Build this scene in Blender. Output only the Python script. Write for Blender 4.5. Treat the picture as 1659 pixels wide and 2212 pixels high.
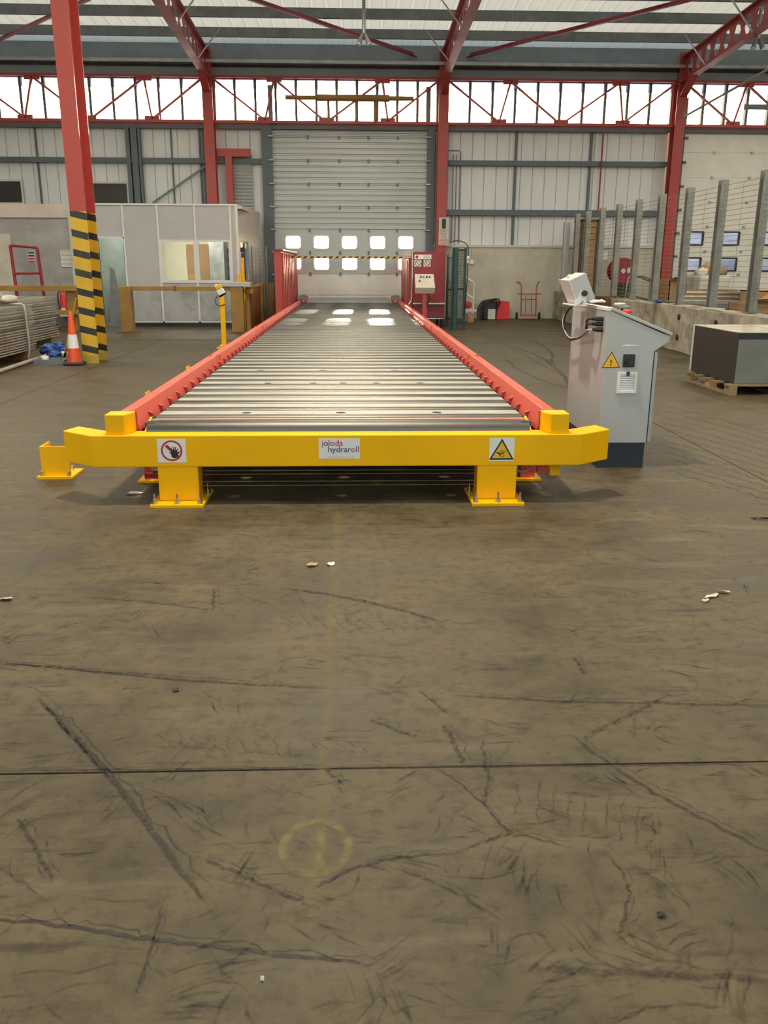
import bpy, bmesh, math, random
import numpy as np
from mathutils import Vector, Matrix
random.seed(7); rng = random.Random(11)
for o in list(bpy.data.objects): bpy.data.objects.remove(o)
SC = bpy.context.scene; COL = SC.collection

# ------------------------------------------------------------------ camera
W, H, F, CH = 1659, 2212, 1850.0, 1.45
cx, cy = W/2, H/2
_vy = np.array([(762-cx)/F, (574-cy)/F, 1.0]); _vy /= np.linalg.norm(_vy)
_yv = -(F*F + (762-cx)*(806-cx))/(574-cy)
_vd = np.array([(806-cx)/F, _yv/F, 1.0]); _vd /= np.linalg.norm(_vd)
R3 = np.stack([np.cross(_vd, _vy), _vy, -_vd])
cam_d = bpy.data.cameras.new('camera'); cam = bpy.data.objects.new('camera', cam_d); COL.objects.link(cam)
cam_d.sensor_fit = 'VERTICAL'; cam_d.sensor_height = 36; cam_d.lens = F/H*36; cam_d.clip_end = 500
_m = np.eye(4); _m[:3, 0] = R3[:, 0]; _m[:3, 1] = -R3[:, 1]; _m[:3, 2] = -R3[:, 2]; _m[2, 3] = CH
cam.matrix_world = Matrix(_m.tolist()); SC.camera = cam

# ------------------------------------------------------------------ world, sun, exposure
SUN_EL, SUN_AZ = 0.168, 0.021          # rise per metre, sideways per metre (sun low beyond the back wall)
wd = bpy.data.worlds.new('world'); SC.world = wd; wd.use_nodes = True
nt = wd.node_tree; nt.nodes.clear()
sky = nt.nodes.new('ShaderNodeTexSky'); sky.sky_type = 'NISHITA'; sky.sun_disc = False
sky.sun_elevation = math.atan(SUN_EL); sky.sun_rotation = math.atan(SUN_AZ)
sky.altitude = 50; sky.air_density = 1.2; sky.dust_density = 1.6; sky.ozone_density = 1.0
bg = nt.nodes.new('ShaderNodeBackground'); bg.inputs['Strength'].default_value = 0.8
wo = nt.nodes.new('ShaderNodeOutputWorld')
# broken cloud over the clear sky
tc = nt.nodes.new('ShaderNodeTexCoord'); mp = nt.nodes.new('ShaderNodeMapping'); mp.inputs['Scale'].default_value = (3, 3, 9)
nz = nt.nodes.new('ShaderNodeTexNoise'); nz.inputs['Scale'].default_value = 2.2; nz.inputs['Detail'].default_value = 6
rp = nt.nodes.new('ShaderNodeValToRGB'); rp.color_ramp.elements[0].position = .50; rp.color_ramp.elements[1].position = .66
mx = nt.nodes.new('ShaderNodeMixRGB'); mx.inputs[2].default_value = (2.1, 2.15, 2.25, 1)
nt.links.new(tc.outputs['Generated'], mp.inputs[0]); nt.links.new(mp.outputs[0], nz.inputs[0])
nt.links.new(nz.outputs[0], rp.inputs[0]); nt.links.new(rp.outputs[0], mx.inputs[0])
hs = nt.nodes.new('ShaderNodeHueSaturation'); hs.inputs['Saturation'].default_value = .7; nt.links.new(sky.outputs[0], hs.inputs['Color']); nt.links.new(hs.outputs[0], mx.inputs[1]); nt.links.new(mx.outputs[0], bg.inputs[0]); nt.links.new(bg.outputs[0], wo.inputs[0])
sd = bpy.data.lights.new('sun', 'SUN'); sd.energy = 13.0; sd.angle = math.radians(.6); sd.color = (1, .86, .66)
sun = bpy.data.objects.new('sun', sd); COL.objects.link(sun)
sun.rotation_euler = Vector((-SUN_AZ, -1, -SUN_EL)).to_track_quat('-Z', 'Y').to_euler()
sun.location = (0, 60, 12)
vs = SC.view_settings; vs.view_transform = 'Standard'; vs.look = 'None'; vs.exposure = 0.42; vs.gamma = 1; vs.use_curve_mapping = False
cyc = SC.cycles; cyc.use_denoising = True; cyc.max_bounces = 5; cyc.diffuse_bounces = 3; cyc.glossy_bounces = 2; cyc.use_adaptive_sampling = True; cyc.adaptive_threshold = .04; cyc.light_sampling_threshold = .02
cyc.transparent_max_bounces = 10; cyc.sample_clamp_indirect = 6; cyc.caustics_reflective = False; cyc.caustics_refractive = False
HIGH_BAYS = [(-.35, 5.45, 360), (-.35, -7.5, 90), (6.3, 3.5, 100), (-6.6, 3.5, 100), (-.2, 12.5, 130),
             (6.6, 8.0, 120), (-7.0, 8.5, 120), (7.2, 15.5, 130), (-7.4, 16.5, 130), (0.2, 18.2, 120), (11.8, 19.0, 120)]

# ------------------------------------------------------------------ pixel to place helpers
def _ray(px, py): return R3 @ np.array([(px-cx)/F, (py-cy)/F, 1.0])
def onY(px, py, Y):
    r = _ray(px, py); t = Y/r[1]; return Vector((r[0]*t, Y, CH+r[2]*t))
def onZ(px, py, z=0.0):
    r = _ray(px, py); t = (z-CH)/r[2]; return Vector((r[0]*t, r[1]*t, z))
def onX(px, py, X):
    r = _ray(px, py); t = X/r[0]; return Vector((X, r[1]*t, CH+r[2]*t))

# ------------------------------------------------------------------ mesh builder
def wloc(o):
    v = Vector((0, 0, 0))
    while o is not None:
        v += o.location; o = o.parent
    return v
class MB:
    def __init__(s): s.v = []; s.f = []; s.sm = []
    def _add(s, vs_, fs, sm=False):
        b = len(s.v); s.v += [Vector(p) for p in vs_]
        for q in fs: s.f.append([b+i for i in q]); s.sm.append(sm)
        return s
    def hexa(s, p):   # 8 points: bottom ring 4, top ring 4
        return s._add(p, [(3,2,1,0),(4,5,6,7),(0,1,5,4),(1,2,6,5),(2,3,7,6),(3,0,4,7)])
    def box(s, x0, x1, y0, y1, z0, z1):
        return s.hexa([(x0,y0,z0),(x1,y0,z0),(x1,y1,z0),(x0,y1,z0),(x0,y0,z1),(x1,y0,z1),(x1,y1,z1),(x0,y1,z1)])
    def beam(s, p0, p1, w, h, up=(0,0,1)):
        p0, p1 = Vector(p0), Vector(p1); d = (p1-p0).normalized(); u = Vector(up)
        if abs(d.dot(u)) > .98: u = Vector((0,1,0))
        a = d.cross(u).normalized()*w/2; b = a.cross(d).normalized()*h/2
        return s.hexa([p0-a-b,p0+a-b,p0+a+b,p0-a+b,p1-a-b,p1+a-b,p1+a+b,p1-a+b])
    def cyl(s, p0, p1, r0, r1=None, n=12, caps=True):
        p0, p1 = Vector(p0), Vector(p1); r1 = r0 if r1 is None else r1
        d = (p1-p0).normalized(); u = Vector((0,0,1)) if abs(d.z) < .9 else Vector((1,0,0))
        a = d.cross(u).normalized(); b = d.cross(a)
        ring = lambda p, r: [p+(a*math.cos(t)+b*math.sin(t))*r for t in [2*math.pi*k/n for k in range(n)]]
        s._add(ring(p0,r0)+ring(p1,r1), [(k,(k+1)%n,n+(k+1)%n,n+k) for k in range(n)], True)
        if caps:
            s._add(ring(p0,r0), [tuple(range(n))[::-1]]); s._add(ring(p1,r1), [tuple(range(n))])
        return s
    def tube(s, pts, r, n=8, sub=0):
        pts = [Vector(p) for p in pts]
        for _ in range(sub):
            q = [pts[0]]
            for a, b in zip(pts, pts[1:]): q += [a*.75+b*.25, a*.25+b*.75]
            pts = q+[pts[-1]]
        rings = []; up = None
        for i, p in enumerate(pts):
            d = (pts[min(i+1,len(pts)-1)]-pts[max(i-1,0)]).normalized()
            if up is None: up = Vector((0,0,1)) if abs(d.z) < .9 else Vector((1,0,0))
            a = d.cross(up).normalized(); b = a.cross(d).normalized(); up = b
            rings.append([p+(a*math.cos(t)+b*math.sin(t))*r for t in [2*math.pi*k/n for k in range(n)]])
        V = [v for rg in rings for v in rg]
        fs = [(i*n+k, i*n+(k+1)%n, (i+1)*n+(k+1)%n, (i+1)*n+k) for i in range(len(pts)-1) for k in range(n)]
        s._add(V, fs, True); s._add(rings[0], [tuple(range(n))[::-1]]); s._add(rings[-1], [tuple(range(n))])
        return s
    def prism(s, poly, vec):
        poly = [Vector(p) for p in poly]; vec = Vector(vec); n = len(poly)
        return s._add(poly+[p+vec for p in poly], [tuple(range(n))[::-1], tuple(range(n,2*n))]+[(k,(k+1)%n,n+(k+1)%n,n+k) for k in range(n)])
    def ring(s, outer, inner, vec):
        vec = Vector(vec); n = len(outer)
        V = [Vector(p) for p in outer]+[Vector(p) for p in inner]; V += [p+vec for p in V]
        fs = []
        for k in range(n):
            j = (k+1) % n
            fs += [(k,j,n+j,n+k), (2*n+k,3*n+k,3*n+j,2*n+j), (k,2*n+k,2*n+j,j), (n+k,n+j,3*n+j,3*n+k)]
        return s._add(V, fs)
    def lathe(s, prof, c=(0,0,0), n=20, smooth=True):
        c = Vector(c); m = len(prof)
        V = [c+Vector((r*math.cos(2*math.pi*k/n), r*math.sin(2*math.pi*k/n), z)) for r, z in prof for k in range(n)]
        fs = [(i*n+k, i*n+(k+1)%n, (i+1)*n+(k+1)%n, (i+1)*n+k) for i in range(m-1) for k in range(n)]
        s._add(V, fs, smooth)
        s._add(V[:n], [tuple(range(n))[::-1]]); s._add(V[-n:], [tuple(range(n))]); return s
    def blob(s, c, r, n=10, m=7, jit=.2, seed=0):
        g = random.Random(seed); c = Vector(c); V = []
        for i in range(m+1):
            ph = math.pi*i/m
            for k in range(n):
                j = 1+g.uniform(-jit, jit)
                V.append(c+Vector((r[0]*math.sin(ph)*math.cos(2*math.pi*k/n)*j, r[1]*math.sin(ph)*math.sin(2*math.pi*k/n)*j, -r[2]*math.cos(ph)*(1+g.uniform(-jit,jit)*.4))))
        return s._add(V, [(i*n+k, i*n+(k+1)%n, (i+1)*n+(k+1)%n, (i+1)*n+k) for i in range(m) for k in range(n)], True)
    def mesh(s, name, m, off):
        me = bpy.data.meshes.new(name); me.from_pydata([tuple(p-off) for p in s.v], [], s.f)
        me.polygons.foreach_set('use_smooth', s.sm)
        bm = bmesh.new(); bm.from_mesh(me); bmesh.ops.recalc_face_normals(bm, faces=bm.faces); bm.to_mesh(me); bm.free()
        me.materials.append(m); return me
    def build(s, name, m, parent=None, bevel=0.0, org=None):
        if parent is not None: off = wloc(parent)
        elif org is not None: off = Vector(org)
        else:
            xs = [p.x for p in s.v]; ys = [p.y for p in s.v]
            off = Vector(((min(xs)+max(xs))/2, (min(ys)+max(ys))/2, min(p.z for p in s.v)))
        o = bpy.data.objects.new(name, s.mesh(name, m, off)); COL.objects.link(o)
        if parent is not None: o.parent = parent
        else: o.location = off
        if bevel:
            b = o.modifiers.new('bevel', 'BEVEL'); b.width = bevel; b.segments = 2; b.limit_method = 'ANGLE'; b.angle_limit = .6
        return o
def inst(o, name, loc=(0,0,0), rot=(0,0,0), parent=None):
    c = o.copy(); c.name = name; COL.objects.link(c); c.parent = parent if parent is not None else o.parent
    c.location = loc; c.rotation_euler = rot; return c
def tag(o, label=None, cat=None, group=None, kind=None):
    if label: o['label'] = label
    if cat: o['category'] = cat
    if group: o['group'] = group
    if kind: o['kind'] = kind
    return o
def thing(name, loc, label, cat, group=None, rz=0, kind=None):
    o = bpy.data.objects.new(name, None); COL.objects.link(o); o.location = loc; o.rotation_euler = (0,0,rz)
    o.empty_display_size = .1
    return tag(o, label, cat, group, kind)
def dup(root, loc, rz=0, label=None, group=None, parent=None):
    c = root.copy(); COL.objects.link(c); c.location = loc; c.rotation_euler = (0,0,rz)
    if parent is not None: c.parent = parent
    if label: c['label'] = label
    if group: c['group'] = group
    for ch in list(root.children):
        d = ch.copy(); COL.objects.link(d); d.parent = c
        for g in ch.children:
            e = g.copy(); COL.objects.link(e); e.parent = d
    return c
def text_mesh(txt, size, m, name, parent, origin, xdir=(1,0,0), zdir=(0,0,1), depth=.0004, align='LEFT'):
    cu = bpy.data.curves.new('t', 'FONT'); cu.body = txt; cu.size = size; cu.extrude = depth; cu.align_x = align; cu.resolution_u = 3
    ob = bpy.data.objects.new('t', cu); COL.objects.link(ob)
    dg = bpy.context.evaluated_depsgraph_get(); me = bpy.data.meshes.new_from_object(ob.evaluated_get(dg))
    bpy.data.objects.remove(ob); bpy.data.curves.remove(cu)
    x = Vector(xdir).normalized(); z = Vector(zdir).normalized(); y = x.cross(z)*-1
    mm = Matrix((x, z, x.cross(z))).transposed().to_4x4(); mm.translation = Vector(origin)-(wloc(parent) if parent else Vector((0,0,0)))
    me.transform(mm); me.materials.clear(); me.materials.append(m)
    wid = max((v.co.dot(x) for v in me.vertices), default=0)-min((v.co.dot(x) for v in me.vertices), default=0)
    o = bpy.data.objects.new(name, me); COL.objects.link(o)
    if parent: o.parent = parent
    return o, wid
def rrect(cx_, cz_, w, h, r, y, n=4):
    P = []
    for (sx, sz, a0) in ((1,1,0),(-1,1,90),(-1,-1,180),(1,-1,270)):
        for k in range(n+1):
            a = math.radians(a0+90*k/n); P.append(Vector((cx_+sx*(w/2-r)+r*math.cos(a), y, cz_+sz*(h/2-r)+r*math.sin(a))))
    return P

# ------------------------------------------------------------------ materials
class G:
    def __init__(s, name):
        s.m = bpy.data.materials.new(name); s.m.use_nodes = True; s.nt = s.m.node_tree; s.nt.nodes.clear()
        s.out = s.n('ShaderNodeOutputMaterial')
    def n(s, t, **kw):
        q = s.nt.nodes.new(t)
        for k, v in kw.items(): setattr(q, k, v)
        return q
    def l(s, a, b): s.nt.links.new(a, b)
    def val(s, sock, v):
        if hasattr(v, 'is_output'): s.l(v, sock)
        else: sock.default_value = v
    def math(s, op, a, b=0.0, c=0.0, clamp=False):
        q = s.n('ShaderNodeMath', operation=op, use_clamp=clamp); s.val(q.inputs[0], a); s.val(q.inputs[1], b); s.val(q.inputs[2], c); return q.outputs[0]
    def noise(s, co, scale, detail=3, rough=.55, dist=0.0):
        q = s.n('ShaderNodeTexNoise'); s.l(co, q.inputs['Vector']); q.inputs['Scale'].default_value = scale; q.inputs['Detail'].default_value = detail
        q.inputs['Roughness'].default_value = rough; q.inputs['Distortion'].default_value = dist; return q.outputs['Fac']
    def ramp(s, f, a, b, lo=0.0, hi=1.0):
        q = s.n('ShaderNodeMapRange'); s.l(f, q.inputs[0]); q.inputs[1].default_value = a; q.inputs[2].default_value = b
        q.inputs[3].default_value = lo; q.inputs[4].default_value = hi; return q.outputs[0]
    def mix(s, f, a, b, mode='MIX'):
        q = s.n('ShaderNodeMixRGB', blend_type=mode); s.val(q.inputs[0], f)
        for k, v in ((1,a),(2,b)):
            if hasattr(v, 'is_output'): s.l(v, q.inputs[k])
            else: q.inputs[k].default_value = (*v[:3], 1)
        return q.outputs[0]
    def coord(s, scale=(1,1,1), rot=(0,0,0), world=False):
        src = s.n('ShaderNodeNewGeometry').outputs['Position'] if world else s.n('ShaderNodeTexCoord').outputs['Object']
        mp = s.n('ShaderNodeMapping'); mp.inputs['Scale'].default_value = scale; mp.inputs['Rotation'].default_value = rot
        s.l(src, mp.inputs[0]); return mp.outputs[0]
    def bsdf(s, col, rough=.5, metal=0.0, bump=None, bstr=.2, bdist=.01, coat=0.0, spec=.5):
        p = s.n('ShaderNodeBsdfPrincipled')
        if hasattr(col, 'is_output'): s.l(col, p.inputs['Base Color'])
        else: p.inputs['Base Color'].default_value = (*col[:3], 1)
        s.val(p.inputs['Roughness'], rough); s.val(p.inputs['Metallic'], metal)
        p.inputs['Coat Weight'].default_value = coat; p.inputs['Specular IOR Level'].default_value = spec
        if bump is not None:
            b = s.n('ShaderNodeBump'); s.l(bump, b.inputs['Height']); b.inputs['Strength'].default_value = bstr; b.inputs['Distance'].default_value = bdist
            s.l(b.outputs[0], p.inputs['Normal'])
        return p.outputs[0]
    def done(s, sh): s.l(sh, s.out.inputs[0]); return s.m
def pm(name, col, rough=.5, metal=0.0, var=.18, scale=3.0, stretch=(1,1,1), bump=0.0, dirt=None, dirt_lo=.52, dirt_hi=.72, dirt_scale=2.0, coat=0.0, world=True, spec=.5):
    g = G(name); co = g.coord(stretch, world=world)
    n1 = g.noise(co, scale, 5); f = g.ramp(n1, .3, .7, 1-var, 1+var)
    comb = g.n('ShaderNodeCombineColor'); [g.l(f, comb.inputs[k]) for k in range(3)]
    c = g.mix(1.0, col, comb.outputs[0], 'MULTIPLY')
    if dirt:
        d = g.noise(g.coord(stretch, rot=(.3,.2,.5), world=world), dirt_scale, 6, .65); c = g.mix(g.ramp(d, dirt_lo, dirt_hi, 0, .85), c, dirt)
    r = g.ramp(n1, .3, .7, max(.05, rough-.08), min(1, rough+.08))
    bn = g.noise(co, scale*12, 4) if bump else None
    return g.done(g.bsdf(c, r, metal, bn, bump, .004, coat, spec))
M = {}
M['red_steel'] = pm('red_steel', (.40,.052,.045), .42, 0, .15, 2, dirt=(.16,.06,.05), dirt_lo=.6, dirt_hi=.85)
M['dark_red'] = pm('dark_red', (.27,.018,.03), .4, 0, .12, 2)
M['rail_red'] = pm('rail_red', (.66,.085,.05), .42, 0, .1, 3, dirt=(.75,.3,.24), dirt_lo=.62, dirt_hi=.85, dirt_scale=9)
M['slot_red'] = pm('slot_red', (.36,.03,.025), .45, 0, .1)
M['yellow'] = pm('yellow', (.95,.49,.0), .45, 0, .06, 2, dirt=(.45,.25,.03), dirt_lo=.7, dirt_hi=.95, dirt_scale=6, spec=.25)
M['barrier'] = pm('barrier_yellow', (.31,.175,.04), .55, 0, .2, 3, dirt=(.2,.12,.05), dirt_lo=.55, dirt_hi=.8)
M['girt'] = pm('girt_paint', (.10,.125,.145), .5, 0, .15, 2)
M['galv_dark'] = pm('galvanised_dull', (.17,.19,.195), .55, .15, .25, 4)
M['eaves'] = pm('eaves_veil_tint', (.30,.35,.37), .6, 0, .12, 2)  # lightened to blue-grey so the colour carries the glare veil
M['galv'] = pm('galvanised', (.42,.44,.44), .42, .75, .2, 6)
M['steel'] = pm('bright_steel', (.62,.61,.58), .3, 1, .15, 8)
M['roller'] = pm('roller_steel', (.115,.112,.10), .40, .75, .22, 5, stretch=(.15,1,1), dirt=(.25,.22,.18), dirt_lo=.6, dirt_hi=.85, dirt_scale=3)
M['plate'] = pm('cover_plate_steel', (.45,.435,.39), .5, .5, .16, 9, stretch=(.4,1,1), dirt=(.38,.35,.29), dirt_lo=.58, dirt_hi=.8, dirt_scale=5)
M['cladding'] = pm('cladding', (.74,.755,.78), .55, 0, .07, 1.2, stretch=(1,1,.25), dirt=(.55,.53,.50), dirt_lo=.6, dirt_hi=.9, dirt_scale=1.4)
M['office'] = pm('office_panel', (.45,.44,.455), .6, 0, .06, 1.5, dirt=(.32,.31,.31), dirt_lo=.6, dirt_hi=.9)
M['office_low'] = pm('office_panel_scuffed', (.40,.40,.41), .6, 0, .15, 2, dirt=(.2,.2,.2), dirt_lo=.5, dirt_hi=.75)
M['trim'] = pm('white_trim', (.66,.66,.66), .5, 0, .05)
M['white'] = pm('white_paint', (.78,.77,.74), .45, 0, .05)
M['offwhite'] = pm('offwhite', (.62,.59,.53), .55, 0, .08)
M['blockwork'] = pm('painted_blockwork', (.56,.53,.45), .75, 0, .12, 2, bump=.3, dirt=(.40,.37,.31), dirt_lo=.55, dirt_hi=.8)
M['greywall'] = pm('grey_blockwork', (.36,.345,.345), .8, 0, .16, 2, bump=.3, dirt=(.24,.23,.23), dirt_lo=.5, dirt_hi=.75)
M['pinkband'] = pm('plaster_band', (.58,.50,.46), .75, 0, .08)
M['door'] = pm('door_panel', (.42,.445,.45), .42, .25, .1, 1.6, stretch=(.4,1,1), dirt=(.33,.33,.31), dirt_lo=.55, dirt_hi=.85)
M['door_white'] = pm('door_panel_white', (.80,.78,.74), .5, 0, .06)
M['cabinet'] = pm('cabinet_grey', (.43,.44,.435), .42, 0, .03, 2)
M['black'] = pm('black', (.018,.018,.02), .45, 0, .2)
M['dark_navy'] = pm('dark_navy', (.02,.025,.035), .4, 0, .1)
M['blue'] = pm('blue_plastic', (.03,.09,.35), .4, 0, .2)
M['darkblue'] = pm('dark_blue_bracket', (.03,.045,.12), .4)
M['rubber'] = pm('rubber', (.035,.033,.03), .75, 0, .2)
M['concrete'] = pm('concrete_block', (.40,.365,.29), .85, 0, .3, 2.5, bump=.6, dirt=(.16,.12,.08), dirt_lo=.47, dirt_hi=.68, dirt_scale=2.6)
M['post'] = pm('fence_post', (.30,.295,.27), .5, .5, .2, 5, dirt=(.22,.2,.16))
M['wire'] = pm('wire', (.28,.25,.20), .5, .3, .1)
M['green'] = pm('green_paint', (.012,.055,.05), .42, 0, .12)
M['cardboard'] = pm('cardboard', (.42,.25,.12), .8, 0, .15, 3)
M['wood'] = pm('wood', (.27,.185,.10), .75, 0, .3, 4, stretch=(1,6,6))
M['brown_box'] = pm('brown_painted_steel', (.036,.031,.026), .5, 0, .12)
M['grey_door'] = pm('grey_green_panel', (.15,.16,.14), .5, 0, .15, 3, dirt=(.28,.2,.14), dirt_lo=.6, dirt_hi=.85)
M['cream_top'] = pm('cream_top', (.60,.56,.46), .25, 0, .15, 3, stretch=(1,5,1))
M['mesh_steel'] = pm('mesh_steel', (.50,.46,.40), .5, .25, .2, 6, dirt=(.28,.18,.11))
M['rust'] = pm('rust', (.16,.07,.035), .8, 0, .3, 5)
M['red_plastic'] = pm('red_plastic', (.72,.035,.03), .4, 0, .08)
M['orange'] = pm('cone_orange', (.75,.085,.02), .45, 0, .1)
M['polythene'] = pm('polythene', (.62,.58,.50), .35, 0, .15, 8)
M['sign_white'] = pm('sign_white', (.80,.79,.76), .45, 0, .03)
M['sign_red'] = pm('sign_red', (.52,.015,.02), .5, 0, .03)
M['sign_blue'] = pm('sign_blue', (.02,.025,.17), .5, 0, .03)
M['sign_yellow'] = pm('sign_yellow', (.80,.47,.01), .5, 0, .03)
M['sign_grey'] = pm('sign_grey', (.45,.45,.46), .5, 0, .03)
M['brown_door'] = pm('brown_door', (.34,.17,.06), .5, 0, .15)
M['cream'] = pm('cream_wall', (.66,.62,.50), .6, 0, .05)
M['greenish'] = pm('greenish_wall', (.45,.50,.43), .7, 0, .12)
M['lens'] = None
def pane_mat(name, tint, gl=.07):
    g = G(name); t = g.n('ShaderNodeBsdfTransparent'); t.inputs[0].default_value = (*tint, 1)
    gs = g.n('ShaderNodeBsdfGlossy'); gs.inputs['Roughness'].default_value = .04
    mx = g.n('ShaderNodeMixShader'); mx.inputs[0].default_value = gl
    g.l(t.outputs[0], mx.inputs[1]); g.l(gs.outputs[0], mx.inputs[2]); return g.done(mx.outputs[0])
M['pane'] = pane_mat('glass', (.95,.97,.97)); M['smoked'] = pane_mat('smoked_glazing', (.15,.19,.27), .05); M['office_glass'] = pane_mat('office_glass', (.86,.9,.88), .16)
def frosted():
    g = G('weathered_glazing'); d = g.n('ShaderNodeBsdfTranslucent'); d.inputs[0].default_value = (.30,.36,.45,1)
    p = g.n('ShaderNodeBsdfTransparent'); p.inputs[0].default_value = (.9,.95,1,1); mx = g.n('ShaderNodeMixShader')
    f = g.ramp(g.noise(g.coord((1,1,1), world=True), 3.5, 5), .35, .65, .05, .3); g.l(f, mx.inputs[0])
    g.l(d.outputs[0], mx.inputs[1]); g.l(p.outputs[0], mx.inputs[2]); return g.done(mx.outputs[0])
M['frosted'] = frosted()
def roofmat():
    g = G('roof_sheet'); c = g.mix(g.ramp(g.noise(g.coord((1,.3,1), world=True), 1.2, 5), .35, .7), (.60,.57,.47), (.42,.40,.34))
    s1 = g.bsdf(c, .6); t = g.n('ShaderNodeBsdfTranslucent'); t.inputs[0].default_value = (.53,.52,.46,1)
    mx = g.n('ShaderNodeMixShader'); mx.inputs[0].default_value = .34
    g.l(s1, mx.inputs[1]); g.l(t.outputs[0], mx.inputs[2]); return g.done(mx.outputs[0])
M['roof'] = roofmat()
def hazard(name, period, duty, slope_x, col_a, col_b, limit=None, top=None, axis=2, phase=0.0, slope_axis=0):
    g = G(name); sp = g.n('ShaderNodeSeparateXYZ'); g.l(g.n('ShaderNodeNewGeometry').outputs['Position'], sp.inputs[0])
    v = g.math('ADD', sp.outputs[axis], g.math('MULTIPLY', sp.outputs[slope_axis], slope_x)); v = g.math('ADD', v, phase)
    fr = g.math('FRACT', g.math('DIVIDE', v, period)); k = g.math('LESS_THAN', fr, duty)
    nn = g.noise(g.coord(world=True), 4, 5); dirt = g.ramp(nn, .45, .75, 0, .3)
    c = g.mix(k, col_a, col_b); c = g.mix(dirt, c, (.2,.15,.05))
    if limit is not None:
        up = g.math('GREATER_THAN', sp.outputs[2], limit); c = g.mix(up, c, top)
        lo = g.math('LESS_THAN', sp.outputs[2], .13); c = g.mix(lo, c, (.42,.31,.05))
    return g.done(g.bsdf(c, .45))
M['striped_column'] = hazard('striped_column', .2766, .36, .24, (.66,.40,.02), (.02,.022,.025), 2.2, (.42,.055,.045), phase=.242)
M['hazard_bar'] = hazard('hazard_bar', .16, .5, -1.0, (.70,.45,.03), (.02,.02,.02), axis=0, slope_axis=2)
M['pole_stripe'] = hazard('pole_stripe', .55, .4, 0, (.70,.45,.03), (.02,.02,.02), phase=.12)
def floor_mat():
    g = G('floor_concrete'); co = g.coord(world=True)
    a = g.noise(co, .35, 4); b = g.noise(co, 2.2, 6, .65, .3); c = g.noise(co, 16, 4, .7); d = g.noise(co, 90, 3, .6)
    col = g.mix(g.ramp(b, .32, .70), (.036,.0275,.0135), (.128,.100,.053))
    col = g.mix(g.ramp(a, .40, .66, 0, .55), col, (.108,.089,.052))
    col = g.mix(g.ramp(c, .48, .72, 0, .7), col, (.026,.020,.011))
    col = g.mix(g.ramp(d, .58, .80, 0, .35), col, (.15,.126,.082))
    # short smeared rubber scuffs in several directions
    sc = None
    for ang, sx, seed, th in ((.35, 9, 3.1, .60), (-.6, 8, 7.7, .615), (1.2, 10, 1.3, .62), (2.0, 7, 5.2, .625)):
        mp = g.n('ShaderNodeMapping'); mp.inputs['Rotation'].default_value = (0,0,ang); mp.inputs['Scale'].default_value = (1.1, sx, 1); mp.inputs['Location'].default_value = (seed, seed*2, 0)
        g.l(g.n('ShaderNodeNewGeometry').outputs['Position'], mp.inputs[0])
        n = g.ramp(g.noise(mp.outputs[0], 2.6, 3, .55, .25), th, th+.11, 0, 1)
        msk = g.ramp(g.noise(co, .9+seed*.1, 2), .45, .6); n = g.math('MULTIPLY', n, msk)
        sc = n if sc is None else g.math('MAXIMUM', sc, n)
    col = g.mix(g.math('MULTIPLY', sc, .7), col, (.022,.018,.012))
    pale = g.n('ShaderNodeMapping'); pale.inputs['Scale'].default_value = (.8, 5, 1); pale.inputs['Rotation'].default_value = (0,0,.15)
    g.l(g.n('ShaderNodeNewGeometry').outputs['Position'], pale.inputs[0])
    col = g.mix(g.ramp(g.noise(pale.outputs[0], 1.3, 6, .6, .4), .56, .75, 0, .5), col, (.155,.132,.09))
    r = g.ramp(b, .3, .75, .42, .70)
    bm_ = g.math('ADD', g.math('MULTIPLY', c, .6), g.math('MULTIPLY', d, .25))
    return g.done(g.bsdf(col, r, 0, bm_, .22, .006, 0, .28))
M['floor'] = floor_mat()
def mark_mat(name, col, noise_scale=38, lo=.34, hi=.58):
    g = G(name); at = g.n('ShaderNodeAttribute', attribute_name='strength')
    n = g.ramp(g.noise(g.coord((1,1,1), world=True), noise_scale, 5, .65), lo, hi, .08, 1)
    f = g.math('MULTIPLY', at.outputs['Fac'], n, clamp=True); t = g.n('ShaderNodeBsdfTransparent')
    mx = g.n('ShaderNodeMixShader'); g.l(f, mx.inputs[0]); g.l(t.outputs[0], mx.inputs[1]); g.l(g.bsdf(col, .6), mx.inputs[2])
    return g.done(mx.outputs[0])
M['tyre_mark'] = mark_mat('tyre_mark', (.016,.013,.009)); M['faded_paint'] = mark_mat('faded_paint', (.26,.215,.06), 22, .35, .7)
def emis(name, col, s):
    g = G(name); e = g.n('ShaderNodeEmission'); e.inputs[0].default_value = (*col, 1); e.inputs[1].default_value = s; return g.done(e.outputs[0])
M['lens'] = emis('lamp_lens', (1,.93,.8), 6)

# ================================================================== SETTING
YW = 25.19
COLX = [-10.1, -3.8, 2.45, 8.85, 15.2]
def zr(Y): return 6.85+.05*(25.2-Y)          # underside of the purlins
def on_roof(px, py, dz=0.0):
    r = _ray(px, py); t = (6.85+dz+.05*25.2-CH)/(r[2]+.05*r[1]); return Vector((r[0]*t, r[1]*t, CH+r[2]*t))
def struct(name, loc=(0,0,0), label=None, cat=None):
    return thing(name, loc, label, cat, kind='structure')

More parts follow.
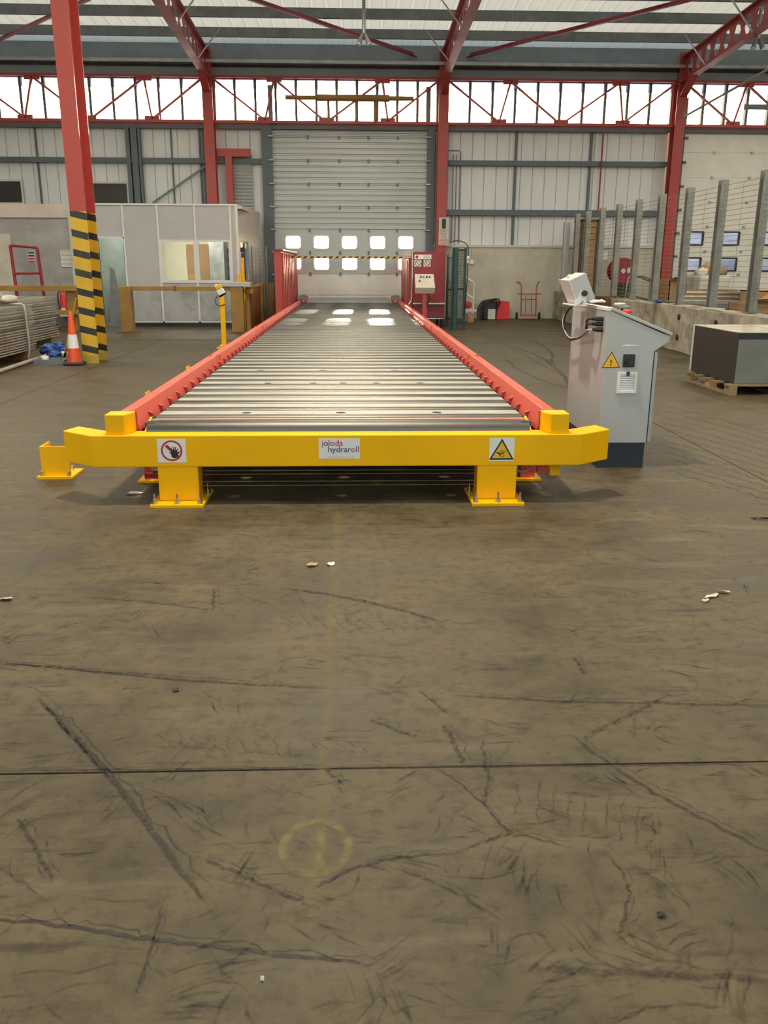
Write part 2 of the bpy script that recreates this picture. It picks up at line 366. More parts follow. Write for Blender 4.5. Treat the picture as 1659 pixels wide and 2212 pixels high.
# floor: base screed and separate slabs with open joints
fl = struct('floor', (0,0,0), 'worn brown grey concrete warehouse floor with joints and tyre marks', 'floor')
MB().box(-17.2,16.2,-12.2,25.6,-.20,-.012).build('screed', M['rubber'], fl)
JX = [-17.2, -10.2, -3.82, 2.9, 9.4, 16.2]; JY = [-12.2, -6.2, 2.26, 10.79, 19.3, 25.6]
for i in range(5):
    for j in range(5):
        g = .0045
        if j == 2-1 and i in (1,2): pass
        MB().box(JX[i]+g, JX[i+1]-g, JY[j]+g, JY[j+1]-g, -.1, 0).build('slab', M['floor'], fl)
def strip_mesh(name, lines, m, z):
    """soft-edged flat marks; each line = (points, width, strength)"""
    V, Fc, S = [], [], []
    for pts, w, st in lines:
        pts = [Vector((p[0], p[1], 0)) for p in pts]; n = len(pts); b = len(V)
        for i, p in enumerate(pts):
            d = (pts[min(i+1,n-1)]-pts[max(i-1,0)]).normalized(); a = Vector((-d.y, d.x, 0))
            tt = i/(n-1); tap = min(1, 4*min(tt, 1-tt)+.15) if st > 0 else 1
            ww = w*(.45+.55*tap)
            for k, off in enumerate((-.5,-.22,.22,.5)):
                V.append((p.x+a.x*off*ww, p.y+a.y*off*ww, z)); S.append(abs(st)*(tap if k in (1,2) else 0))
        for i in range(n-1):
            for k in range(3): Fc.append((b+4*i+k, b+4*i+k+1, b+4*i+5+k, b+4*i+4+k))
    me = bpy.data.meshes.new(name); me.from_pydata(V, [], Fc); at = me.attributes.new('strength', 'FLOAT', 'POINT'); at.data.foreach_set('value', S)
    me.materials.append(m); o = bpy.data.objects.new(name, me); COL.objects.link(o); o.parent = fl; return o
def gpts(*px): return [onZ(a, b) for a, b in px]
def smooth(pts, k=2):
    for _ in range(k):
        q = [pts[0]]
        for a, b in zip(pts, pts[1:]): q += [a*.75+b*.25, a*.25+b*.75]
        pts = q+[pts[-1]]
    return pts
def wob(pts, amp, seed, n=24):
    g = random.Random(seed); L = []
    for i in range(len(pts)-1):
        for k in range(max(2, n//(len(pts)-1))): L.append(pts[i].lerp(pts[i+1], k/max(2, n//(len(pts)-1))))
    L.append(pts[-1]); return [p+Vector((g.uniform(-amp,amp), g.uniform(-amp,amp), 0)) for p in L]
LN = []
def mk(px, w, s, wb=.004, sd=0):
    LN.append((wob(smooth(gpts(*px)), wb, sd, 30), w*.7, s*1.1))
    g = random.Random(sd+900)
    if w < .05: LN.append(([p+Vector((w*g.uniform(.5,.9), w*g.uniform(.3,.8), 0)) for p in wob(smooth(gpts(*px)), wb*1.6, sd+7, 30)], w*.3, s*.6))
mk([(-60,1980),(180,2003),(330,2030),(560,2058),(830,2085)], .022, .95, .006, 1)
mk([(82,1508),(150,1580),(235,1672),(330,1800),(435,1942)], .034, .85, .004, 2)
mk([(85,1512),(160,1600),(250,1700)], .02, .5, .004, 22)
mk([(352,1955),(325,2050),(292,2150)], .014, .7, .003, 3)
mk([(-40,1432),(120,1440),(300,1462),(520,1477),(720,1488)], .03, .7, .004, 4)
mk([(-40,1425),(150,1448),(400,1462)], .02, .45, .004, 5)
mk([(38,1768),(75,1830),(112,1902)], .024, .6, .005, 6)
mk([(600,1268),(760,1292),(870,1318),(945,1342)], .05, .55, .006, 7)
mk([(1230,1585),(1330,1660),(1440,1730),(1560,1790),(1680,1850)], .03, .55, .006, 8)
mk([(430,1850),(520,1890),(610,1930),(690,1962)], .022, .65, .005, 9)
mk([(675,1920),(760,1876),(860,1850),(1000,1842)], .022, .6, .004, 10)
mk([(980,1502),(1200,1515),(1450,1520),(1680,1524)], .035, .5, .004, 11)
mk([(850,1875),(960,1912),(1080,1985)], .02, .5, .005, 12)
mk([(903,1490),(935,1516),(972,1546)], .014, .6, .002, 13)
mk([(935,1655),(1010,1700),(1090,1790),(1110,1800)], .016, .6, .004, 14)
mk([(1000,1835),(1060,1812),(1120,1800),(1230,1830)], .02, .6, .006, 15)
mk([(960,1565),(985,1610),(1000,1650)], .03, .6, .008, 16)
mk([(1040,1600),(1055,1680),(1050,1740)], .02, .55, .006, 17)
mk([(1320,1850),(1370,1930),(1330,2040)], .018, .45, .006, 18)
mk([(1140,2090),(1400,2105),(1680,2118)], .04, .4, .006, 19)
mk([(180,1290),(320,1300),(460,1318)], .03, .4, .006, 20)
mk([(462,1270),(461,1318)], .03, .55, .004, 21)
mk([(1240,1420),(1262,1456)], .03, .6, .004, 23)
mk([(700,1660),(740,1695)], .02, .6, .006, 24)
mk([(800,1555),(850,1575),(900,1590)], .03, .5, .008, 25)
for k in range(9):   # feathered turning marks either side of the centre
    x0 = 340+k*34; j_ = (k*29) % 17; mk([(x0+j_, 1586+k*3-j_), (x0+18, 1600+k*3+j_), (x0+40+j_*2, 1618+k*2)], .012, .3, .008, 40+k)
for k in range(11):
    x0 = 600+k*33; j_ = (k*31) % 19; mk([(x0+j_, 1330+k*1.5-j_), (x0+26, 1340+k*1.5), (x0+40+j_, 1354+k+j_*.6)], .014, .3, .008, 60+k)
for k in range(9):
    x0 = 1110+k*36; j_ = (k*23) % 29; mk([(x0+j_, 1690+k*9-j_), (x0+14, 1730+k*8+j_), (x0-6+j_, 1765+k*9)], .010, .3, .006, 80+k)
for k in range(8):
    x0 = 1260+k*22; j_ = (k*17) % 23; mk([(x0-j_, 1596-k*12+j_), (x0+38, 1570-k*10)], .013, .3, .006, 100+k)
for k in range(12):  # drifting tyre tracks beside the control cabinet
    y0 = 870+k*13; mk([(1410+k*3, y0), (1500, y0+22), (1600, y0+48), (1700, y0+80)], .03, .38, .02, 120+k)
mk([(1080,745),(1150,760),(1210,800),(1240,850)], .10, .4, .02, 140); mk([(1085,770),(1120,800),(1190,830),(1260,845)], .08, .4, .02, 141)
mk([(1150,735),(1190,755),(1195,790)], .09, .4, .02, 142)
mk([(-60,1666),(300,1664),(700,1660),(1000,1656),(1350,1653),(1720,1649)], .022, .6, .004, 300)
g_ = random.Random(5)
for k in range(380):  # small random scuffs
    px, py = g_.uniform(-60, 1720), 1130+1060*g_.random()**1.15
    p = onZ(px, py); a = g_.choice((.4,-.5,1.1,2.2,.1,-.2))+g_.uniform(-.35,.35); L = g_.uniform(.012,.07)*(1 if g_.random() < .85 else 2.2)
    d = Vector((math.cos(a), math.sin(a), 0)); nrm = Vector((-d.y, d.x, 0))*g_.uniform(-.25,.25)*L
    LN.append(([p-d*L, p+nrm, p+d*L], g_.uniform(.005,.014), g_.uniform(.15,.6)))
for k in range(95):  # clusters of roughly parallel turning scuffs
    px, py = g_.uniform(-60, 1720), 1130+1060*g_.random()**1.1; p0 = onZ(px, py); a = g_.uniform(0, math.pi); sp_ = g_.uniform(.04,.16); b_ = a+g_.uniform(.5,1.2); bend = g_.uniform(-.3,.3)
    for j in range(g_.randint(3,9)):
        t_ = g_.uniform(-1,1)*sp_; p = p0+Vector((math.cos(b_)*t_, math.sin(b_)*t_, 0))+Vector((g_.uniform(-.02,.02), g_.uniform(-.02,.02), 0)); aa = a+g_.uniform(-.18,.18); L = g_.uniform(.02,.09)
        d = Vector((math.cos(aa), math.sin(aa), 0)); nrm = Vector((-d.y, d.x, 0))*bend*L
        LN.append(([p-d*L, p-d*L*.4+nrm*.6, p+nrm*.7, p+d*L], g_.uniform(.005,.013), g_.uniform(.15,.5)))
tag(strip_mesh('tyre_marks', LN, M['tyre_mark'], .0008), kind='stuff')
# faded yellow setting-out line and ring
c0 = onZ(682, 1830); ring = [(c0.x+.085*math.cos(t), c0.y+.105*math.sin(t)) for t in [2*math.pi*k/40 for k in range(41)]]
xl = onZ(735, 1105).x
strip_mesh('painted_centre_line', [([(xl-.01, y) for y in np.linspace(1.65, 5.1, 30)], .055, -.30)], M['faded_paint'], .0012)
strip_mesh('painted_ring', [(ring, .034, -.55), ([(c0.x+.012, c0.y-.13), (c0.x+.012, c0.y), (c0.x+.012, c0.y+.1)], .03, -.5)], M['faded_paint'], .0014)

# yard outside, seen through the door glazing
tag(MB().box(-60,60,25.75,140,-.3,-.05).build('ground', pm('yard_concrete', (.34,.33,.31), .8, 0, .15, .4)), 'pale concrete yard outside the dock doors', 'yard', kind='structure')

# ---------------- back wall
wb = struct('wall_back', (0, 25.35, 0), 'cream clad back wall with dark steel rails', 'wall')
def clad(x0, x1, z0, z1, pw=.335, y=25.35):
    n = max(1, round((x1-x0)/pw)); w = (x1-x0)/n; first = None
    for k in range(n):
        if first is None:
            m_ = MB(); xa, xb = x0+.004, x0+w-.004      # tray with chamfered long edges
            m_.prism([(xa,y,z0),(xa+.018,y-.014,z0),(xb-.018,y-.014,z0),(xb,y,z0),(xb,y+.05,z0),(xa,y+.05,z0)], (0,0,z1-z0))
            first = m_.build('cladding_panel', M['cladding'], wb)
        else: inst(first, 'cladding_panel', (k*w,0,0), parent=wb)
clad(-17,-10.2,0,5.02); clad(-10.0,-2.45,0,5.02); clad(2.3,8.75,2.0,5.02); clad(14.4,16,0,5.02)
MB().box(-17,16,25.40,25.5,0,5.1).build('wall_backing', M['galv_dark'], wb) if False else None
# backing is split around the two dock doors
for x0, x1, z0, z1 in ((-17,-2.15,0,5.1),(2.08,9.08,0,5.1),(14.2,16,0,5.1),(-17,16,6.26,7.3)):
    MB().box(x0,x1,25.42,25.5,z0,z1).build('wall_backing', M['cladding'], wb)
MB().box(2.15,8.8,25.2,25.41,0,1.96).build('blockwork_plinth', M['blockwork'], wb)
MB().box(2.15,8.8,25.16,25.36,1.96,2.03).build('flashing', M['offwhite'], wb)
def rail(x0, x1, z, h=.13, d=.14, name='sheeting_rail'):
    y0 = 25.31-d
    MB().prism([(x0,y0,z-h/2),(x0,y0,z+h/2),(x0,25.31,z+h/2),(x0,25.31,z+h/2-.02),(x0,y0+.02,z+h/2-.02),(x0,y0+.02,z-h/2+.02),(x0,25.31,z-h/2+.02),(x0,25.31,z-h/2)], (x1-x0,0,0)).build(name, M['girt'], wb)
for x0, x1 in ((-17,-10.2),(-10.0,-3.92),(2.57,8.72)):
    rail(x0,x1,4.18); rail(x0,x1,2.89,.15)
rail(-3.68,-2.25,4.18)
for x0, x1 in ((-17,-10.2),(-10.0,-3.92),(-3.68,2.33),(2.57,8.72),(8.98,15.1)): rail(x0,x1,5.06,.15,.2,'sill_beam')
def stud(px, py, w=.07, z0=2.0, z1=5.0, y=25.27, d=.06, m='girt', name='wall_stud'):
    x = onY(px, py, y).x; MB().box(x-w/2,x+w/2,y,y+d,z0,z1).build(name, M[m], wb)
stud(1112,400); stud(1272,400); stud(445,400,.09,2.7); stud(432,330,.05,2.7)
for px, w in ((278,.10),(292,.16),(303,.06)): stud(px,350,w,0,5.0,25.1,.15)
stud(86,400,.04,2.7); stud(375,400,.03,2.7)
# header above the glazing
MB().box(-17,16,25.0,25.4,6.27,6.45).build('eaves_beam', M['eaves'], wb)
MB().box(-17,16,24.75,25.1,6.52,6.60).build('eaves_angle', M['galv'], wb)
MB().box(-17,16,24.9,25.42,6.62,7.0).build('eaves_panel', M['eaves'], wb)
# small dark openings high in the left bay
for (xa,ya,xb,yb) in ((-60,392,45,437),(200,397,274,470)):
    a, b = onY(xa,yb,25.3), onY(xb,ya,25.3)
    MB().box(a.x,b.x,25.28,25.33,a.z,b.z).build('dark_glazing', M['black'] if xa < 0 else M['brown_box'], wb)
    MB().ring([(a.x-.05,25.25,a.z-.05),(b.x+.05,25.25,a.z-.05),(b.x+.05,25.25,b.z+.05),(a.x-.05,25.25,b.z+.05)],
              [(a.x,25.25,a.z),(b.x,25.25,a.z),(b.x,25.25,b.z),(a.x,25.25,b.z)], (0,.06,0)).build('opening_frame', M['offwhite'], wb)
a, b = onY(330,438,25.2), onY(446,358,25.2); MB().beam(a,b,.05,.05).build('wall_brace', M['galv_dark'], wb)
# pipes and conduits on the right bay
x = onY(1303,300,25.1)
MB().cyl((x.x,25.12,5.0),(x.x,25.12,2.95),.022).build('sprinkler_pipe', M['dark_red'], wb)
for i, (px, zb) in enumerate(((985,2.0),(994,2.05),(978,2.1))):
    xx = onY(px, 400, 25.25).x; MB().tube([(xx,25.26,zb),(xx,25.26,4.45),(xx-.05,25.26,4.5),(xx-.35,25.26,4.5)] if i == 1 else [(xx,25.26,zb),(xx,25.26,4.4)], .012, 6).build('conduit', M['galv_dark'], wb)
xx = onY(1020,540,25.19).x; MB().cyl((xx,25.18,1.94),(xx,25.18,1.62),.012).build('conduit', M['offwhite'], wb); MB().box(xx-.06,xx+.04,25.1,25.2,1.5,1.62).build('junction_box', M['white'], wb, .01)

# ---------------- glazed strips (one per bay)
def glazed(name, x0, x1, n):
    w = struct(name, ((x0+x1)/2, 25.3, 5.14), 'long strip of high glazing between red columns', 'window')
    MB().box(x0,x1,25.26,25.36,5.12,5.17).build('window_sill', M['red_steel'], w)
    MB().box(x0,x1,25.26,25.36,6.22,6.27).build('window_head', M['red_steel'], w)
    st = (x1-x0)/n; p0 = p1 = m0 = None
    for k in range(n+1):
        if m0 is None: m0 = MB().box(x0-.034,x0+.034,25.2,25.34,5.17,6.22).build('mullion', M['girt'], w)
        else: inst(m0, 'mullion', (k*st,0,0), parent=w)
        if k < n:
            if p0 is None:
                p0 = MB().box(x0+.03,x0+st-.03,25.30,25.306,5.17,6.0).build('pane', M['pane'], w)
                p1 = MB().box(x0+.03,x0+st-.03,25.30,25.306,6.0,6.22).build('weathered_pane', M['frosted'], w)
            else: inst(p0, 'pane', (k*st,0,0), parent=w); inst(p1, 'weathered_pane', (k*st,0,0), parent=w)
for i, (x0, x1) in enumerate(((-16.9,-10.22),(-9.98,-3.93),(-3.67,2.32),(2.58,8.72),(8.98,15.07))): glazed('window_%d' % (i+1), x0, x1, 10 if i != 2 else 11)

# ---------------- roof: sheets and purlins
ce = struct('ceiling', (0,0,7), 'sloping sheeted roof on dull galvanised purlins', 'roof')
first = None
for k in range(34):
    if first is None:
        m_ = MB(); pr = []
        for j in range(3):      # ribbed sheet profile, one metre cover
            a = j*.333; pr += [(a,0),(a+.24,0),(a+.265,.045),(a+.308,.045),(a+.333,0)]
        pts = [(-17.2+p[0]*1.004, 0, p[1]) for p in pr if True]
        pts = [q for i, q in enumerate(pts) if i == 0 or q != pts[i-1]]
        A = [(x_, 25.75, zr(25.75)+.215+z_) for x_, _, z_ in pts]; B = [(x_, -12.3, zr(-12.3)+.215+z_) for x_, _, z_ in pts]
        n_ = len(pts); m_._add(A+B, [(i, i+1, n_+i+1, n_+i) for i in range(n_-1)])
        first = m_.build('roof_sheet', M['roof'], ce)
    else: inst(first, 'roof_sheet', (k*1.0,0,0), parent=ce)
Y1, Y2 = on_roof(1100,78,.1).y, on_roof(1100,35,.1).y
pitch = Y1-Y2; print('purlin pitch', pitch, Y1, Y2)
k = 1; first = None
while True:
    y = Y1-(k-2)*pitch; k += 1
    if y < -12: break
    z = zr(y)
    MB().prism([(-17.2,y-.03,z),(-17.2,y+.05,z),(-17.2,y+.05,z+.015),(-17.2,y-.015,z+.015),(-17.2,y-.015,z+.2),(-17.2,y+.03,z+.2),(-17.2,y+.03,z+.214),(-17.2,y-.03,z+.214)], (33.4,0,0)).build('purlin', M['galv_dark'], ce)
# outer shell of the building behind and beside the camera
for nm, bx_, lb in (('wall_left',(-17.4,-17.2,-12.2,25.5,0,8.9),'cream side wall far to the left'),('wall_right',(16.2,16.4,-12.2,25.5,0,8.9),'cream side wall far to the right'),('wall_front',(-17.4,16.4,-12.4,-12.2,0,3.0),'cream wall behind the viewer')):
    tag(MB().box(*bx_).build(nm, M['cladding']), lb, 'wall', kind='structure')

fw_ = struct('window_6', (0,-12.3,3), 'unseen added glazing behind the viewer for cool fill daylight', 'window')  # added glazing, lets cool daylight onto the camera-facing surfaces
for k in range(17):
    MB().box(-17.4+k*2.0,-17.34+k*2.0,-12.36,-12.24,3.0,8.9).build('mullion', M['girt'], fw_)
    if k < 16: MB().box(-17.34+k*2.0,-15.4+k*2.0,-12.31,-12.30,3.0,8.8).build('pane', M['pane'], fw_)
MB().box(-17.4,16.4,-12.4,-12.2,8.7,8.9).build('window_head', M['girt'], fw_)
# ---------------- steel frame
def hcol(name, x, y0, y1, fw, z1, m, label, group=None):
    t = thing(name, (x,(y0+y1)/2,0), label, 'column', group); tf, tw = .022, .014; ym = (y0+y1)/2
    MB().box(x-fw/2,x+fw/2,y0,y0+tf,0,z1).build('flange', m, t); MB().box(x-fw/2,x+fw/2,y1-tf,y1,0,z1).build('flange', m, t)
    MB().box(x-tw/2,x+tw/2,y0+tf,y1-tf,0,z1).build('web', m, t); return t
lab = {-10.1:'red steel wall column beyond the left edge bay', -3.8:'red wall column rising behind the grey office roof', 2.45:'red wall column just right of the big grey dock door',
       8.85:'red wall column left of the cream dock door, behind the wire fence', 15.2:'red wall column at the far right end of the back wall'}
for x in COLX[1:4]: hcol('steel_column', x, 24.82, 25.16, .27, 6.9, M['red_steel'], lab[x], 'red columns along the back wall')
nc = hcol('striped_column', -4.0, 13.35, 13.85, .235, zr(13.5)-.5, M['striped_column'], 'red column with black and yellow striped foot beside the traffic cone')
def zb(Y): return 6.15+.045*(25.2-Y)
def rafter(x, label):
    t = thing('roof_rafter', (x, 25, zb(25)), label, 'beam', 'red castellated rafters'); fw = .2
    ya, yb = 25.0, -12.0; d = .62
    for nm, o in (('bottom_flange',0),('top_flange',d)):
        MB().hexa([(x-fw/2,yb,zb(yb)+o),(x+fw/2,yb,zb(yb)+o),(x+fw/2,ya,zb(ya)+o),(x-fw/2,ya,zb(ya)+o),(x-fw/2,yb,zb(yb)+o+.02),(x+fw/2,yb,zb(yb)+o+.02),(x+fw/2,ya,zb(ya)+o+.02),(x-fw/2,ya,zb(ya)+o+.02)]).build(nm, M['red_steel'], t)
    m_ = MB(); y = ya-.3; P = .56
    for lo, hi in ((.02,.13),(d-.11,d)):
        m_.prism([(x-.007,yb,zb(yb)+lo),(x-.007,ya,zb(ya)+lo),(x-.007,ya,zb(ya)+hi),(x-.007,yb,zb(yb)+hi)], (.014,0,0))
    m_.prism([(x-.007,12,zb(12)+.13),(x-.007,yb,zb(yb)+.13),(x-.007,yb,zb(yb)+d-.11),(x-.007,12,zb(12)+d-.11)], (.014,0,0))
    while y > 12.3:
        z = zb(y)
        m_.prism([(x-.007,y-.20,z+.13),(x-.007,y+.20,z+.13),(x-.007,y+.085,z+.31),(x-.007,y+.20,z+d-.11),(x-.007,y-.20,z+d-.11),(x-.007,y-.085,z+.31)], (.014,0,0)); y -= P
    m_.build('web', M['red_steel'], t)
    MB().prism([(x-.007,25.0,zb(25)),(x-.007,25.0,zb(25)-.45),(x-.007,24.2,zb(24.2))], (.014,0,0)).build('haunch', M['red_steel'], t)
    MB().hexa([(x-.1,24.75,zb(25)-.34),(x+.1,24.75,zb(25)-.34),(x+.1,24.75,zb(25)-.32),(x-.1,24.75,zb(25)-.32),(x-.1,24.1,zb(24.1)-.02),(x+.1,24.1,zb(24.1)-.02),(x+.1,24.1,zb(24.1)),(x-.1,24.1,zb(24.1))]).build('haunch_flange', M['red_steel'], t)
    for j, y in enumerate((23.3, 20.7, 18.1)):
        s_ = 1 if x < 0 else -1
        MB().beam((x+.02*s_,y,zb(y)+.04),(x+.62*s_,y,zr(y)+.02),.05,.02).build('fly_brace', M['galv'], t)
rafter(-3.8, 'red roof rafter running back above the striped column'); rafter(2.45, 'red roof rafter meeting the column right of the dock door'); rafter(8.85, 'red castellated rafter above the cream dock door, top right')
def brace(a, b, x_end, label):
    A, B = on_roof(*a, -.12), on_roof(*b, -.12); d = (B-A); t_ = (x_end-A.x)/d.x; E_ = A+d*t_
    E_.z = zr(E_.y)-.12; A.z = zr(A.y)-.12
    m_ = MB().beam(A,E_,.09,.012).beam(A+Vector((0,.04,.045)),E_+Vector((0,.04,.045)),.012,.09)
    tag(m_.build('roof_brace', M['dark_red']), label, 'beam', 'diagonal roof braces')
brace((938,136),(540,0),-3.65,'dark red diagonal roof brace left of the middle rafter'); brace((968,134),(1500,0),8.7,'dark red diagonal roof brace right of the middle rafter')
brace((192,0),(0,87),-10.0,'dark red diagonal roof brace behind the striped column top')
# lattice girders in front of the glazing
def lattice(x0, x1, label):
    t = thing('lattice_girder', ((x0+x1)/2, 24.98, 5.12), label, 'girder', 'red lattice girders under the eaves'); y = 24.98; L = x1-x0
    MB().box(x0,x1,y-.03,y+.03,6.20,6.26).build('top_chord', M['red_steel'], t); MB().box(x0,x1,y-.04,y+.04,5.10,5.17).build('bottom_chord', M['red_steel'], t)
    X = lambda f: x0+L*f
    seg = [((0,6.18),(.225,5.18)),((.225,5.18),(.27,6.18)),((.27,6.18),(.49,5.18)),((.51,5.18),(.75,6.18)),((.75,6.18),(.775,5.18)),((.775,5.18),(1,6.18))]
    for (fa,za),(fb,zb_) in seg: MB().beam((X(fa),y,za),(X(fb),y,zb_),.05,.05).build('lattice_bar', M['red_steel'], t)
    for f_, z_ in ((.225,5.2),(.5,5.2),(.775,5.2),(.27,6.17),(.75,6.17)): MB().box(X(f_)-.2,X(f_)+.2,y-.008,y+.008,z_-.06,z_+.06).build('gusset', M['red_steel'], t)
for x0, x1, lb in ((-10,-3.94,'red lattice girder above the grey office'),(-3.66,2.31,'red lattice girder above the big grey dock door'),(2.59,8.71,'red lattice girder above the cream clad right bay'),(8.99,15.1,'red lattice girder above the cream dock door')): lattice(x0,x1,lb)

# ---------------- big grey sectional dock door
d1 = struct('door_1', (-.05, 25.25, 0), 'large grey sectional dock door with two rows of rounded windows', 'door')
DX0, DX1 = -2.24, 2.13; WXS = [onY(px,523,25.2).x for px in (633,694,755,816,877)]
def rib_panel(x0, x1, z0, z1, m, parent, y=25.25, ribs=4):
    pr = [(y,z0+.004)]; hh = (z1-z0-.008)/ribs
    for k in range(ribs):
        a = z0+.004+k*hh; pr += [(y,a+.02),(y-.018,a+.035),(y-.018,a+hh-.02),(y,a+hh-.005)] 
    pr += [(y,z1-.004),(y+.02,z1-.004),(y+.02,z1+.012),(y+.045,z1+.012),(y+.045,z0)]
    return MB().prism([(x0,p[0],p[1]) for p in pr], (x1-x0,0,0)).build('door_panel', m, parent)
z = 0.0; rows = []
for zt in (.62,1.22,1.80,2.40,3.0,3.6,4.2,4.8,5.14):
    win = z in (1.22,1.80)
    if not win: rib_panel(DX0,DX1,z,zt,M['door_white'] if zt < 1.3 else M['door'],d1, ribs=1 if zt < 1.3 else 4)  # bottom two panels made white to carry light bounced onto the door
    else:
        zc = 1.51 if z == 1.22 else 2.08; ww, wh = .44, .36; md = M['door']
        m_ = MB().box(DX0,DX1,25.235,25.295,z,zc-wh/2).box(DX0,DX1,25.235,25.295,zc+wh/2,zt)
        xs = [DX0]+[v for c in WXS for v in (c-ww/2,c+ww/2)]+[DX1]
        for a, b in zip(xs[::2], xs[1::2]): m_.box(a,b,25.235,25.295,zc-wh/2,zc+wh/2)
        pn = m_.build('door_panel', md, d1)
        for c in WXS:
            fr = MB().ring(rrect(c,zc,ww+.05,wh+.05,.09,25.22), rrect(c,zc,ww-.03,wh-.03,.07,25.22), (0,.09,0)).build('window_frame', M['offwhite'], pn)
            MB().prism(rrect(c,zc,ww,wh,.08,25.262), (0,.006,0)).build('pane', M['pane'], pn)
    z = zt
for z in (1.22,1.8,2.4,3.0,3.6,4.2,4.8):
    for x in (-1.2,-.35,.45,1.25): MB().box(x-.03,x+.03,25.21,25.235,z-.05,z+.05).build('hinge', M['galv_dark'], d1)
for s_, x in ((-1,-2.17),(1,2.06)):
    MB().box(x-.11 if s_ < 0 else x,x if s_ < 0 else x+.11,25.08,25.22,0,5.15).build('door_track', M['girt'], d1)
    MB().box(x-.28 if s_ < 0 else x+.11,x-.11 if s_ < 0 else x+.2,25.1,25.42,0,5.15).build('door_jamb', M['girt'], d1)
    MB().box(x-.06,x+.06,25.05,25.14,5.15,6.05).build('door_track', M['galv_dark'], d1)
    for z in np.arange(.6,5.1,.6): MB().cyl((x+.05*s_*-1,25.06,z),(x+.09*s_,25.06,z),.03,n=8).build('door_roller', M['galv'], d1)
MB().cyl((-1.75,24.86,5.72),(1.65,24.86,5.72),.055,n=10).cyl((-.9,24.86,5.72),(1.0,24.86,5.72),.085,n=12).build('torsion_shaft', M['barrier'], d1)
for x in (-.62,.12,.62): MB().box(x-.035,x+.035,24.9,24.96,5.15,5.74).build('shaft_bracket', M['barrier'], d1)

# cream dock door at the right
d2 = struct('door_2', (11.6, 25.25, 0), 'cream sectional dock door with small dark framed windows behind the wire fence', 'door')
X0, X1 = 9.12, 14.2; WX2 = [onY(px,515,25.2).x for px in (1497,1575)]; stp = WX2[1]-WX2[0]; WX2 = [WX2[0]+stp*k for k in range(5)]
z = 0.0
for zt in (.62,1.25,1.88,2.55,3.2,3.85,4.5,5.12):
    win = z in (1.25,1.88)
    if not win: MB().box(X0,X1,25.24,25.29,z,zt-.004).box(X0,X1,25.26,25.29,zt-.004,zt).build('door_panel', M['door_white'], d2)
    else:
        zc = 1.52 if z == 1.25 else 2.23; ww, wh = .58, .33
        m_ = MB().box(X0,X1,25.24,25.29,z,zc-wh/2).box(X0,X1,25.24,25.29,zc+wh/2,zt); xs = [X0]+[v for c in WX2 for v in (c-ww/2,c+ww/2)]+[X1]
        for a, b in zip(xs[::2], xs[1::2]): m_.box(a,b,25.24,25.29,zc-wh/2,zc+wh/2)
        pn = m_.build('door_panel', M['door_white'], d2)
        for c in WX2:
            MB().ring(rrect(c,zc,ww+.06,wh+.06,.03,25.215), rrect(c,zc,ww-.02,wh-.02,.03,25.215), (0,.08,0)).build('window_frame', M['black'], pn)
            MB().box(c-ww/2,c+ww/2,25.262,25.268,zc-wh/2,zc+wh/2).build('pane', M['smoked'], pn)
    z = zt
for z in (.62,1.25,1.88,2.55,3.2,3.85,4.5):
    for x in (10.05,11.1,12.1,13.1): MB().box(x-.035,x+.035,25.2,25.24,z-.03,z+.03).build('hinge', M['galv'], d2)
MB().box(9.0,9.12,25.08,25.3,0,5.6).build('door_track', M['girt'], d2)
for z in np.arange(.5,5.0,.62): MB().cyl((9.1,25.05,z),(9.2,25.05,z),.035,n=8).build('door_roller', M['galv_dark'], d2)
MB().box(14.2,14.4,25.08,25.4,0,5.2).build('door_jamb', M['girt'], d2)
q = onY(1481,250,25.0); MB().box(q.x-.05,q.x+.05,25.0,25.1,5.2,q.z+.45).build('track_head', M['galv_dark'], d2)
MB().box(10.6,12.2,24.9,24.95,5.55,5.68).build('spring_bracket', M['galv_dark'], d2)

# small slatted door with red goal post left of the dock door
d3 = struct('door_3', (-3.0, 25.2, 0), 'narrow grey slatted door in a red steel goal post', 'door')
a = onY(503,400,25.2).x; b = onY(546,400,25.2).x
for k in range(24): MB().prism([(a,25.24,2.2+k*.09),(a,25.22,2.2+k*.09+.045),(a,25.24,2.2+k*.09+.085),(a,25.27,2.2+k*.09+.085),(a,25.27,2.2+k*.09)], (b-a,0,0)).build('slat', M['door'], d3)
a = onY(470,330,25.1); b = onY(541,330,25.1); MB().box(a.x,b.x,25.02,25.14,a.z-.1,a.z+.1).build('goal_post_beam', M['red_steel'], d3)
a = onY(487,330,25.1); b = onY(501,330,25.1); MB().box(a.x,b.x,25.0,25.16,0,a.z-.1).build('goal_post', M['red_steel'], d3)

# ---------------- partition wall on the left
pw = struct('wall_partition', (-9.5, 21.8, 0), 'grey painted blockwork partition with pale plaster top band at the left', 'wall')
zt = onY(60,440,21.6).z; zm = onY(60,470,21.6).z
MB().box(-17,-6.55,21.62,21.85,0,zm).build('blockwork', M['greywall'], pw); MB().box(-17,-6.55,21.58,21.88,zm,zt).build('plaster_band', M['pinkband'], pw)
a = onY(0,505,21.55); b = onY(26,560,21.55); MB().box(a.x-1.2,b.x,21.59,21.62,.75,a.z).build('painted_patch', M['blockwork'], pw)
a = onY(128,540,21.55); b = onY(156,577,21.55); MB().box(a.x,b.x,21.60,21.62,b.z,a.z).build('notice_board', M['offwhite'], pw)
for k in range(4): MB().box(a.x+.03,a.x+.36,21.595,21.60,b.z+.06+k*.1,b.z+.1+k*.1).build('notice_line', M['sign_grey'], pw)
MB().box(-17,-6.55,21.60,21.62,0,.28).build('painted_skirting', M['galv_dark'], pw)
